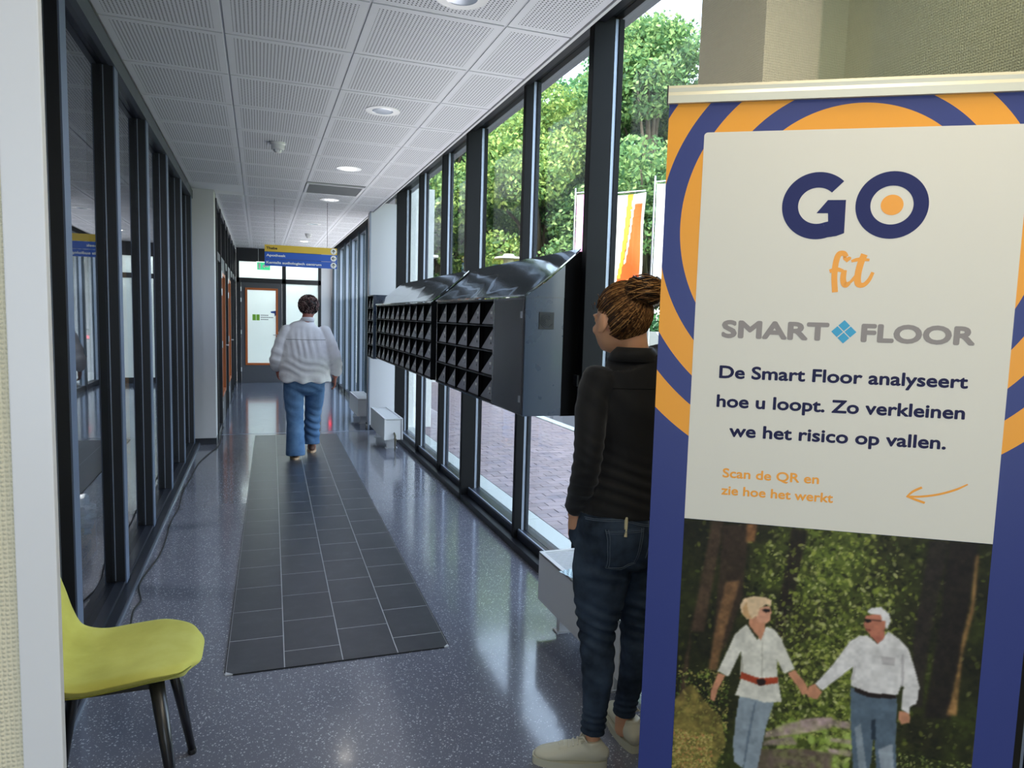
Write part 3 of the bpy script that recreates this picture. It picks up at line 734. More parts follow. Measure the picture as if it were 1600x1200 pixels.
for v in q.verts: v.co = Vector((v.co.x * .035 - .012, v.co.y * .05, .004 + .006 * abs(math.sin(v.co.x * 9 + v.co.y * 5))))
r2 = bmesh.ops.solidify(q, geom=q.faces[:], thickness=.001); me = bpy.data.meshes.new('sheet'); q.to_mesh(me); q.free(); link('sheet', me, mat('pale_blue_paper', '#c6dbe2', .6), cr)
# third radiator behind the pier
heater(1.30, 9.9, 10.9, 'white radiator half hidden beyond the pier in the far corridor', False)

# mailboxes
def mailunit(name, y0, ncol, nrow, door, label, x=1.30, z0=1.04, z1=1.665, cw=.278, near_plain=.52, roof=True, top=None):
    o = empty(name, (x, y0, 0), 0, label, 'mailboxes', 'wall-hung mailbox units'); D = 1.60 - x
    L = (near_plain if door else .02) + ncol * cw + .02
    t = .012
    # carcass
    box('side_panel', (0, .215, -.002, .014, z0, z1), M_mailside if door or not roof else M_void, o); box('side_panel', (.215, D + (.10 if door else 0), 0, .014, z0 - .003, z1), M_void, o)  # bluish front and black rear paint reflections onto the glossy dark side
    box('side_panel', (0, D, L - .014, L, z0, z1), M_mail, o); box('bottom_panel', (.0, D, .014, L - .014, z0, z0 + t), M_mail, o)
    box('back_panel', (D - .02, D, .014, L - .014, z0 + t, z1), M_mail, o); box('top_panel', (0, D, .014, L - .014, z1 - t, z1), M_mail, o)
    if roof:
        ZT = 1.915
        zk = z1 + (ZT - z1) * .22 / D
        MB().poly([(-.006, -.004, z1 + .0005), (.215, -.004, z1 + .0005), (.215, -.004, zk - .010), (.10, -.004, z1 + (ZT - z1) * .10 / D - .010)], (0, .016, 0)).build('gable', M_mailside if door else M_void, o)
        MB().poly([(.215, -.002, z1), (D + (.10 if door else 0), -.002, z1), (D + (.10 if door else 0), -.002, ZT), (D, -.002, ZT), (.215, -.002, zk - .010)], (0, .014, 0)).build('gable', M_void, o)
        MB().poly([(-.006, L - .012, z1), (.15, L - .012, z1 + (ZT - z1) * .15 / D - .012), (D, L - .012, ZT), (D, L - .012, z1)], (0, .012, 0)).build('gable', M_mail, o)
        seg = 1 if L < 2 else 2
        for s in range(seg):
            a, b_ = s * L / seg + (.002 if s else -.006), (s + 1) * L / seg - (.002 if s < seg - 1 else -.004)
            nq = 14; V, F = [], []
            for q in range(nq + 1):
                t = q / nq; xx = -.010 + t * (D + .01); zz = z1 + .003 + t * (ZT + .003 - z1) - .030 * t * (1 - t)
                V += [(xx, a, zz + .009), (xx, b_, zz + .009), (xx, b_, zz), (xx, a, zz)]
            for q in range(nq):
                k4 = 4 * q
                for e in range(4): F.append((k4 + e, k4 + 4 + e, k4 + 4 + (e + 1) % 4, k4 + (e + 1) % 4))
            F += [(0, 1, 2, 3), (4 * nq + 3, 4 * nq + 2, 4 * nq + 1, 4 * nq)]
            bm_ = bmesh.new(); vs = [bm_.verts.new(v) for v in V]
            for f in F: bm_.faces.new([vs[i] for i in f])
            bmesh.ops.recalc_face_normals(bm_, faces=bm_.faces[:])
            for f in bm_.faces: f.smooth = abs(f.normal.z) > .5 and abs(f.normal.y) < .2
            for e in bm_.edges: e.smooth = not (abs(e.verts[0].co.x - e.verts[1].co.x) > 1e-6)
            me = bpy.data.meshes.new('roof_sheet'); bm_.to_mesh(me); bm_.free(); link('roof_sheet', me, M_roof, o)
    ys = (near_plain if door else .02)
    if door:
        dd = MB().box(-.006, .008, .022, near_plain - .025, z0 + .008, z1 - .012, bev=.002).build('parcel_door', M_maildoor, o)
        for zz in (z0 + .07, z1 - .11): MB().box(-.012, -.005, .035, .05, zz, zz + .035).build('hinge', M_steel, dd)
        box('stile', (-.004, .01, near_plain - .025, near_plain, z0, z1), M_mail, o)
        v = box('louvre_plate', (.075, .160, -.0055, -.001, 1.500, 1.590), M_black, o, .002)
        for k in range(4): MB().lathe([(.011 + k * .009, 0), (.014 + k * .009, 0), (.014 + k * .009, .002), (.011 + k * .009, .002)], seg=20)
        for k in range(4):
            rr = .010 + k * .0085
            pts = [(.1175 + rr * math.cos(a), -.0065, 1.545 + rr * math.sin(a)) for a in np.linspace(.4 * k, .4 * k + 4.6, 22)]
            MB().tube(pts, .0014, 6).build('louvre_ring', mat('ring_grey', '#30343c', .3, metal=.5), v)
    rh = (z1 - z0 - .02) / nrow
    # triangular door: bottom-left, bottom-right(near), top-right ; near side is lower Y
    yb = cw - .008; zb = rh - .008
    tri = MB().poly([(.004, .004, .006), (.010, yb - .010, .006), (.004, .004, zb - .004)], (.004, 0, 0)).mesh('door_plate'); tri.materials.append(M_plate)
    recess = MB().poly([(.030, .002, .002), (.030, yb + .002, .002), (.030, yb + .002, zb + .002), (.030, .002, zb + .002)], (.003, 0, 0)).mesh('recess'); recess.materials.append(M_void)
    lab = MB().box(.001, .0045, .040, .068, .066, .082).mesh('label'); lab.materials.append(M_label)
    lock = MB().cyl((-.003, .058, .046), (.008, .058, .046), .008, seg=10).mesh('lock'); lock.materials.append(M_steel)
    for c in range(ncol + 1):
        yy = ys + c * cw
        box('divider', (0, .035, yy - .003, yy + .003, z0 + .01, z1 - .01), M_void, o)
    for r in range(nrow + 1):
        zz = z0 + .01 + r * rh
        box('shelf', (-.004, .035, ys, ys + ncol * cw, zz - .004, zz + .004), M_dark2, o)
    for c in range(ncol):
        for r in range(nrow):
            yy, zz = ys + c * cw + .004, z0 + .01 + r * rh + .004
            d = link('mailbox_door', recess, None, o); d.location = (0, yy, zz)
            p_ = link('door_plate', tri, None, d); p2 = link('name_label', lab, None, d); p3 = link('lock', lock, None, d)
    return o
mailunit('mailbox_unit', 3.40, 5, 4, True, 'nearest black mailbox unit with a plain parcel door and sloping mirror roof')
mailunit('mailbox_unit', 5.50, 10, 4, False, 'long black mailbox unit of ten columns in the middle of the row')
mailunit('mailbox_unit', 8.47, 2, 5, False, 'short taller flat-topped mailbox unit against the white pier', x=1.285, z0=1.02, z1=1.79, cw=.22, roof=False)
# steel rail carrying the units, fixed to the window posts
rl = box('mounting_rail', (1.585, 1.60, 3.35, 9.41, 1.20, 1.26), M_dark2); tag(rl, 'dark steel rail behind the mailbox units along the window posts', 'rail')

# direction board
sg = empty('direction_board', (.065, 9.0, 0), 0, 'hanging direction board with one yellow and two blue strips and white arrows', 'sign')
M_sy = mat('sign_yellow', '#e0b83a', .4); M_sb = mat('sign_blue', '#1d56b8', .4); M_st = mat('sign_text_dark', '#3a2f18', .5)
rows = [(2.275, 2.355, M_sy, 'Thebe', M_st, .145), (2.190, 2.270, M_sb, 'Apotheek', M_label, .24), (2.105, 2.185, M_sb, 'Kentalis audiologisch centrum', M_label, .66)]
for z0, z1, m, tx, tm, xr in rows:
    s_ = box('strip', (0, .845, -.008, .008, z0, z1), m, sg)
    for sd in (1,):
        text_mesh(tx, .018, xr, z0 + .026, .030, tm, 'lettering', s_, y=-.0092, bold=.06)
    MB().tube([(.805, -.0082, (z0 + z1) / 2), (.805, -.0100, (z0 + z1) / 2)], .036, 24).build('arrow_disc', M_label, s_)
    cz = (z0 + z1) / 2; cx = .805; y = -.0112
    if tx == 'Apotheek': pts = [(cx + .022, cz - .004), (cx + .022, cz + .004), (cx - .006, cz + .004), (cx + .006, cz + .018), (cx - .004, cz + .018), (cx - .022, cz), (cx - .004, cz - .018), (cx + .006, cz - .018), (cx - .006, cz - .004)]
    else: pts = [(cx - .004, cz - .022), (cx + .004, cz - .022), (cx + .004, cz + .006), (cx + .018, cz - .006), (cx + .018, cz + .004), (cx, cz + .022), (cx - .018, cz + .004), (cx - .018, cz - .006), (cx - .004, cz + .006)]
    MB().poly([(a, y, b_) for a, b_ in pts], (0, .0012, 0)).build('arrow', M_st, s_)
for x in (.115, .73):
    MB().cyl((x, 0, 2.355), (x, 0, ZC + .006), .0022, seg=6).build('suspension_wire', M_dark2, sg); MB().box(x - .008, x + .008, -.004, .004, 2.35, 2.375).build('clip', M_label, sg)

# cable lying along the partition
pts = [(-.56, 3.45, .006), (-.60, 3.72, .006), (-.615, 3.90, .006), (-.60, 4.02, .006), (-.625, 4.15, .006), (-.64, 4.25, .006), (-.635, 4.42, .006), (-.60, 4.75, .006), (-.60, 5.1, .006), (-.615, 5.5, .006), (-.60, 5.9, .006), (-.62, 6.4, .006), (-.60, 7.0, .006), (-.585, 7.6, .006), (-.52, 8.1, .006), (-.455, 8.5, .006), (-.44, 8.9, .006), (-.455, 9.3, .006), (-.452, 10.0, .006)]
c = MB().tube([tuple(p) for p in catmull(pts, 5)], .0045, 8).build('cable', M_rubber, smooth=True); tag(c, 'thin black cable lying loosely along the partition sill', 'cable')

# cardboard box with plastic wrap behind the partition glass
cb = empty('cardboard_box', (-1.16, 4.78, 0), PI / 2, 'brown cardboard box with clear plastic on top behind the partition glass', 'box')
M_card = mat('cardboard', '#c9a078', .85)
for b_ in ((-.2, .2, -.17, -.165, 0, .24), (-.2, .2, .165, .17, 0, .24), (-.2, -.195, -.165, .165, 0, .24), (.195, .2, -.165, .165, 0, .24), (-.2, .2, -.17, .17, .0, .004)): box('panel', b_, M_card, cb)
MB().poly([(-.2, .172, .24), (.2, .172, .24), (.2, .24, .31), (-.2, .24, .31)], (0, .003, .003)).build('flap', M_card, cb)
MB().poly([(-.2, -.172, .24), (-.2, -.172, .237), (-.30, -.15, .30), (-.30, -.15, .303)], (0, .32, 0)).build('flap', M_card, cb)
text_mesh('opun', -.16, .06, .06, .09, M_st, 'lettering', cb, y=-.172, bold=.02)
q = bmesh.new(); bmesh.ops.create_icosphere(q, subdivisions=4, radius=1)
for v in q.verts:
    n_ = noise.noise(v.co * 3.5) * .35 + noise.noise(v.co * 9) * .15
    v.co = Vector((v.co.x * .19, v.co.y * .15, v.co.z * .13)) * (1 + n_)
me = bpy.data.meshes.new('w'); q.to_mesh(me); q.free(); 
pw = link('plastic_wrap', me, mat('plastic_film', '#c4cdd6', .15, spec=.9), None, (-1.14, 4.74, .29)); tag(pw, 'crumpled clear plastic bag stuffed into the open cardboard box', 'plastic bag')
# yellow panel in the room beyond
yp = box('yellow_pillar', (-1.45, -1.25, 8.3, 8.5, 0, 2.1), mat('ochre_panel', '#c08a20', .6)); tag(yp, 'ochre yellow upright panel in the room behind the partition', 'panel')

# ---------------------------------------------------------------- chair
ch = empty('shell_chair', (-.425, 2.365, 0), 0, 'lime green upholstered shell chair with black legs, cut off by the white post', 'chair')
# profile of the shell in the XZ plane: from front edge to top of back
prof = [(.226, .448), (.220, .458), (.195, .464), (.12, .466), (.02, .458), (-.08, .452), (-.155, .475), (-.20, .54), (-.235, .64), (-.265, .76), (-.285, .86)]
wid = [.09, .125, .172, .208, .216, .214, .210, .208, .205, .20, .16]
def shellgrid(off):
    pc = np.array(catmull([(a, b_, w) for (a, b_), w in zip(prof, wid)], 5)); tn = np.gradient(pc[:, :2], axis=0); tn /= np.linalg.norm(tn, axis=1)[:, None]; nr = np.stack([tn[:, 1], -tn[:, 0]], 1)
    if nr[len(nr) // 4][1] < 0: nr = -nr
    nu = 21; V = []
    for i, (a, b_, w) in enumerate(pc):
        back = np.clip((i / len(pc) - .45) / .3, 0, 1)
        for j in range(nu):
            t = -1 + 2 * j / (nu - 1); y = w * math.sin(t * PI / 2) if False else w * t
            lift = (.022 + .03 * back) * abs(t) ** 3 * min(1, max(0, i / len(pc) - .10) / .2)
            ed = off * math.sqrt(max(0, 1 - abs(t) ** 6))
            V.append((a + nr[i][0] * (lift + ed), y, b_ + nr[i][1] * (lift + ed)))
    return V, len(pc), nu
Va, n1, nu = shellgrid(.026); Vb, _, _ = shellgrid(-.030)
V = Va + Vb; F = []; o2 = n1 * nu
for i in range(n1 - 1):
    for j in range(nu - 1):
        a = i * nu + j; F.append((a, a + 1, a + nu + 1, a + nu)); F.append((o2 + a, o2 + a + nu, o2 + a + nu + 1, o2 + a + 1))
for i in range(n1 - 1):
    for j, fl_ in ((0, 0), (nu - 1, 1)):
        a = i * nu + j; q_ = (a, a + nu, o2 + a + nu, o2 + a); F.append(q_ if not fl_ else q_[::-1])
for i in (0, n1 - 1):
    for j in range(nu - 1):
        a = i * nu + j; q_ = (a, o2 + a, o2 + a + 1, a + 1); F.append(q_ if i == 0 else q_[::-1])
me = npmesh('seat_shell', V, F, True)
sh = link('seat_shell', me, M_lime, ch); md = sh.modifiers.new('s', 'SUBSURF'); md.levels = 1; md.render_levels = 2
# seam piping along both side edges
for s in (1, -1):
    pc = catmull([(a, b_, w) for (a, b_), w in zip(prof, wid)], 5)
    MB().tube([(a, s * (w + .0035), b_ + .010) for a, b_, w in pc[4:]], .0022, 6).build('seam', M_piping, sh, smooth=True)
for x, y, xx, yy in ((.13, -.14, .19, -.20), (.13, .13, .195, .185), (-.13, -.14, -.20, -.22), (-.13, .14, -.20, .20)):
    lg_ = MB().tube([(x, y, .44), (xx, yy, .012)], [.022, .0125], 14).build('leg', M_blackmetal, ch, smooth=True)
    MB().lathe([(0, 0), (.014, 0), (.015, .01), (.012, .022), (0, .022)], (xx, yy, 0), 14).build('foot_cap', M_rubber, lg_)
MB().box(-.15, .15, -.15, -.12, .425, .44).box(-.15, .15, .12, .15, .425, .44).box(-.02, .02, -.12, .12, .425, .44).build('under_frame', M_blackmetal, ch)

# ================================================================== ROLL-UP BANNER
bn = empty('roll_up_banner', (.8645, 1.40, 0), math.atan2(-.53129, .84719), 'roll-up banner with orange and blue rings, GO fit lettering and a forest photo', 'banner')
NAVY, ORG = '#2f3a78', '#eda02c'
def f_ban(n, b):
    tc = n.add('ShaderNodeTexCoord'); sp = n.add('ShaderNodeSeparateXYZ'); n.l(tc.outputs['Object'], sp.inputs[0])
    dx = n.math('SUBTRACT', sp.outputs[0], .400); dz = n.math('SUBTRACT', sp.outputs[2], 1.768)
    d = n.math('SQRT', n.math('ADD', n.math('MULTIPLY', dx, dx), n.math('MULTIPLY', dz, dz)))
    c = n.ramp(d, [(0, ORG), (.255, NAVY), (.300, ORG), (.360, NAVY), (.408, ORG), (.463, NAVY), (.513, ORG), (.571, NAVY)], 'CONSTANT')
    n.l(c, b.inputs['Base Color']); b.inputs['Roughness'].default_value = .38
    n.bump(n.noise(n.coord((1, 1, .3)), 3, 2), .15, .01)
M_ban = mat('banner_print', fn=f_ban, spec=.35)
cl_ = box('graphic_sheet', (0, .80, 0, .0012, .075, 2.045), M_ban, bn)
M_alu = mat('champagne_aluminium', '#d2ccb4', .35, metal=.2)
tr_ = MB().poly([(-.003, -.010, 2.036), (-.003, -.012, 2.052), (-.003, -.008, 2.060), (-.003, -.010, 2.068), (-.003, -.002, 2.076), (-.003, .008, 2.072), (-.003, .012, 2.045), (-.003, .006, 2.036)], (.806, 0, 0)).build('top_rail', M_alu, bn)
box('end_cap', (-.006, -.003, -.011, .012, 2.037, 2.075), M_black, tr_); box('end_cap', (.803, .806, -.011, .012, 2.037, 2.075), M_black, tr_)
MB().poly([(0, -.07, .0), (0, -.075, .05), (0, -.02, .085), (0, .04, .085), (0, .08, .05), (0, .075, 0)], (.80, 0, 0)).build('base_cassette', M_alu, bn)
MB().cyl((.40, .02, .08), (.40, .02, 2.045), .011).build('support_pole', M_alu, bn)
M_pan = mat('cream_print', '#d9d5c8', .5); M_nv = mat('navy_print', '#242a5c', .5, spec=.2); M_or = mat('orange_print', '#f0a02c', .45); M_gr = mat('grey_print', '#8d8580', .5); M_bl = mat('cyan_print', '#2c9cc4', .45); M_nv2 = mat('dark_navy_print', '#1a1a42', .5, spec=.2)
# cream panel with rounded upper corners
pl = []; x0, x1, z0, z1, rr = .079, .7215, 1.098, 1.973, .008
for cx, cz, a0 in ((x1 - rr, z1 - rr, 0), (x0 + rr, z1 - rr, PI / 2)):
    for k in range(6): a = a0 + k * PI / 10; pl.append((cx + rr * math.cos(a), -.0006, cz + rr * math.sin(a)))
pl += [(x0, -.0006, z0), (x1, -.0006, z0)]
cp = MB().poly(pl, (0, .0005, 0)).build('text_panel', M_pan, bn)
YT = -.0010
def ring(cx, cz, rx, rz, ix, iz, m, name, a0=0, a1=2 * PI, n_=64):
    V, F = [], []
    for k in range(n_ + 1):
        a = a0 + (a1 - a0) * k / n_; V += [(cx + rx * math.cos(a), YT, cz + rz * math.sin(a)), (cx + ix * math.cos(a), YT, cz + iz * math.sin(a))]
    for k in range(n_): F.append((2 * k, 2 * k + 1, 2 * k + 3, 2 * k + 2))
    return V, F
def flat(name, V, F, m, parent=cp):
    bm_ = bmesh.new(); vs = [bm_.verts.new(v) for v in V]
    for f in F: bm_.faces.new([vs[i] for i in f])
    for f in bm_.faces:
        f.normal_update()
        if f.normal.y > 0: f.normal_flip()
    me = bpy.data.meshes.new(name); bm_.to_mesh(me); bm_.free(); return link(name, me, m, parent)
# letter G
V, F = ring(.324, 1.812, .0725, .0715, .0395, .0385, M_nv, 'letter', math.radians(46), math.radians(290))
# bar of the G
k = len(V); bar = [(.3375, 1.7760), (.3488, 1.7447), (.3660, 1.7475), (.3814, 1.7537), (.3806, 1.8240), (.3444, 1.8241), (.3229, 1.7962), (.3463, 1.7961), (.3475, 1.7785)]
V += [(a, YT, b_) for a, b_ in bar]; F += [(k + 1, k + 2, k + 3, k + 8, k), (k + 3, k + 4, k + 7, k + 8), (k + 4, k + 5, k + 6, k + 7)]
flat('letter_g', V, F, M_nv)
V, F = ring(.4717, 1.8125, .0715, .0705, .042, .0405, M_nv, 'letter'); flat('letter_o', V, F, M_nv)
V, F = ring(.4721, 1.8128, .0222, .0214, .0001, .0001, M_or, 'dot'); flat('letter_dot', V, F, M_or)
def stroke(pts, w, y=YT):
    pc = catmull([(p[0], p[1], (p[2] if len(p) > 2 else w)) for p in pts], 6); V, F = [], []
    for i, p in enumerate(pc):
        a = pc[max(i - 1, 0)]; b_ = pc[min(i + 1, len(pc) - 1)]; t = np.array([b_[0] - a[0], b_[1] - a[1]]); t /= np.linalg.norm(t) + 1e-9
        V += [(p[0] - t[1] * p[2] / 2, y, p[1] + t[0] * p[2] / 2), (p[0] + t[1] * p[2] / 2, y, p[1] - t[0] * p[2] / 2)]
    for i in range(len(pc) - 1): F.append((2 * i, 2 * i + 1, 2 * i + 3, 2 * i + 2))
    return V, F
def strokes(name, ls, m):
    V, F = [], []
    for pts, w, *yy in ls:
        v, f = stroke(pts, w, YT - len(F) * 1e-7); k = len(V); V += v; F += [tuple(q + k for q in g) for g in f]
    return flat(name, V, F, m)
strokes('letter_f', [([(.389, 1.703, .0108), (.384, 1.7105, .0108), (.374, 1.708, .0121), (.369, 1.69), (.368, 1.66), (.3715, 1.627, .0121)], .0121), ([(.3575, 1.672, .0081), (.372, 1.676, .0095), (.385, 1.673, .0068)], .0081)], M_or)
strokes('letter_i', [([(.387, 1.675, .0108), (.386, 1.655), (.391, 1.643), (.400, 1.648, .0068)], .0121)], M_or)
hp = [(.391, YT, 1.691)] + [(.391 + .0085 * (math.sin(a) ** 3), YT, 1.6985 + .0075 * (13 * math.cos(a) - 5 * math.cos(2 * a) - 2 * math.cos(3 * a) - math.cos(4 * a)) / 16) for a in np.linspace(PI, -PI, 26)[1:-1]]
flat('heart', hp, [tuple(range(len(hp)))], M_or)
strokes('letter_t', [([(.425, 1.709, .0135), (.419, 1.69), (.415, 1.665), (.417, 1.646), (.428, 1.644, .0095), (.438, 1.655, .0081), (.4446, 1.671, .0068)], .0135), ([(.400, 1.694, .0054), (.415, 1.698, .0081), (.436, 1.697, .0054)], .0068), ([(.400, 1.648, .0054), (.408, 1.658, .0068), (.415, 1.67, .0054)], .0068)], M_or)
TX = lambda t, a, b_, z, cap, m, nm, bold, ref='H': text_mesh(t, a, b_, z, cap, m, nm, cp, y=YT, bold=bold, ref=ref)
TX('SMART', .139, .3650, 1.5205, .040, M_gr, 'lettering_smart', .065); TX('FLOOR', .430, .6530, 1.5205, .040, M_gr, 'lettering_floor', .065)
for dx, dz in ((0, .0135), (0, -.0135), (.0135, 0), (-.0135, 0)):
    c_ = (.3950 + dx, 1.5418 + dz); h = .0120
    flat('diamond', [(c_[0] - h, YT, c_[1]), (c_[0], YT, c_[1] - h), (c_[0] + h, YT, c_[1]), (c_[0], YT, c_[1] + h)], [(0, 1, 2, 3)], M_bl)
TX('De Smart Floor analyseert', .1390, .6468, 1.4290, .0290, M_nv2, 'lettering_line', .042)
TX('hoe u loopt. Zo verkleinen', .1367, .6461, 1.3628, .0290, M_nv2, 'lettering_line', .042)
TX('we het risico op vallen.', .1678, .6148, 1.2960, .0290, M_nv2, 'lettering_line', .042)
TX('Scan de QR en', .1587, .3660, 1.2010, .0215, M_or, 'lettering_small', .035)
TX('zie hoe het werkt', .1581, .3978, 1.1608, .0215, M_or, 'lettering_small', .035)
strokes('arrow', [([(.548, 1.188, .004), (.575, 1.190), (.61, 1.198), (.642, 1.211), (.6632, 1.2239, .003)], .0045), ([(.546, 1.187, .003), (.558, 1.200), (.575, 1.2104, .005)], .005), ([(.546, 1.188, .003), (.562, 1.183), (.583, 1.1766, .005)], .005)], M_or)

# printed photograph of a walking couple on a forest path: flat print on a fine grid
PHOTO_POLYS = [('trunk','4a3a2c',[[142,1098],[168,1100],[137,830],[108,826],[102,645],[83,642]]),('trunk','3a2d22',[[167,1090],[223,1095],[218,922],[187,795],[159,791]]),('trunk','7a5a3c',[[179,954],[211,962],[185,836],[171,740],[152,737],[161,833]]),('trunk','8a5f3c',[[220,1097],[241,1099],[237,1056],[220,1054]]),('trunk','241d16',[[315,1096],[351,1094],[326,919],[309,821],[290,828],[304,967]]),('trunk','2b2520',[[599,1095],[637,1097],[616,874],[612,714],[587,715],[584,870]]),('trunk','221c18',[[637,1097],[696,1098],[686,948],[675,789],[670,695],[618,691],[633,923]]),('bark','9a7448',[[692,1070],[698,1071],[697,944],[683,846],[682,809],[682,706],[662,703],[669,742],[677,817],[680,883],[690,957]]),('path','b39a96',[[289,605],[334,633],[379,651],[429,663],[431,638],[363,612],[285,589]]),('path','a08a86',[[285,583],[345,604],[360,585],[281,570]]),('path','6b5a52',[[272,560],[366,576],[435,577],[438,525],[243,491]]),('path','b39a96',[[361,647],[417,660],[469,656],[470,639],[418,643],[362,627]]),('path','b8a09c',[[429,613],[474,616],[475,604],[430,604]]),('path','b8a09c',[[426,588],[476,589],[477,575],[427,576]]),('grass','8a7a40',[[77,652],[114,700],[146,662],[187,626],[200,564],[179,496],[81,463]]),('f','8e9aa2',[[225,685],[303,683],[288,616],[275,513],[243,491],[247,545],[242,507],[222,520],[217,562],[220,631]]),('f','6d7a86',[[259,674],[263,675],[252,573],[246,508],[243,507],[247,583]]),('f','c98d6c',[[174,733],[191,730],[176,693],[170,663],[161,665],[161,691]]),('f','c98d6c',[[327,754],[342,764],[367,736],[378,712],[362,707],[352,724]]),('f','dad6c8',[[231,860],[257,824],[274,860],[293,854],[308,836],[342,766],[320,751],[302,784],[306,743],[319,683],[280,676],[263,680],[215,684],[229,738],[223,794],[198,727],[173,738],[192,790],[207,833]]),('f','b9b4a4',[[222,791],[230,759],[229,738],[224,734]]),('f','b9b4a4',[[267,820],[269,821],[274,733],[271,733]]),('f','a8452a',[[226,743],[267,733],[308,742],[308,727],[268,716],[224,727]]),('f','2a1c18',[[262,730],[276,734],[282,727],[278,718],[267,715],[262,722]]),('f','c98d6c',[[234,888],[252,878],[273,867],[271,847],[265,825],[254,837],[237,858]]),('f','d39a7c',[[246,900],[278,909],[285,894],[281,884],[283,876],[276,868],[257,868],[246,885]]),('f','e3c49c',[[214,901],[221,920],[242,928],[265,929],[282,924],[283,909],[271,912],[257,899],[254,883],[244,874],[231,872],[218,886]]),('f','c9a070',[[220,897],[228,913],[234,888],[242,874],[232,873],[221,884]]),('f','1c1614',[[264,899],[281,902],[280,895],[272,893],[265,894]]),('f','5c6c7a',[[463,740],[558,737],[563,707],[564,635],[572,556],[530,549],[518,652],[517,547],[482,541],[469,654]]),('f','9aa4ac',[[530,601],[559,620],[567,556],[540,551]]),('f','8a969e',[[478,646],[490,657],[511,546],[494,543]]),('f','2c3844',[[512,670],[520,671],[524,624],[514,622]]),('f','241a16',[[471,741],[559,736],[559,726],[503,721],[471,731]]),('f','c98d6c',[[376,730],[388,737],[404,719],[395,701],[375,703],[370,712]]),('f','c98d6c',[[567,700],[588,699],[590,675],[574,668],[566,681]]),('f','dcd8d4',[[489,865],[511,849],[532,880],[551,868],[575,846],[593,796],[604,760],[601,722],[587,710],[589,694],[571,703],[572,756],[567,760],[561,736],[506,732],[464,743],[465,788],[404,723],[388,737],[422,787],[454,846],[472,862]]),('f','bcb6b4',[[521,820],[550,821],[550,802],[525,801]]),('f','bcb6b4',[[462,759],[468,793],[471,789],[468,755]]),('f','bcb6b4',[[562,830],[567,831],[572,760],[567,755]]),('f','b8705a',[[494,882],[525,879],[524,863],[513,849],[495,865]]),('f','c07a60',[[482,909],[514,922],[526,905],[527,891],[518,869],[497,866],[486,877],[480,890],[483,898]]),('f','dedad6',[[485,919],[491,929],[513,934],[531,920],[535,904],[529,884],[524,891],[525,903],[517,904],[514,915],[492,916]]),('f','1c1614',[[480,903],[495,904],[496,898],[489,894],[482,896]]),('f','3a2a26',[[495,902],[517,903],[518,902],[496,900]]),('f','7a3a30',[[484,880],[495,880],[495,876],[485,878]])]
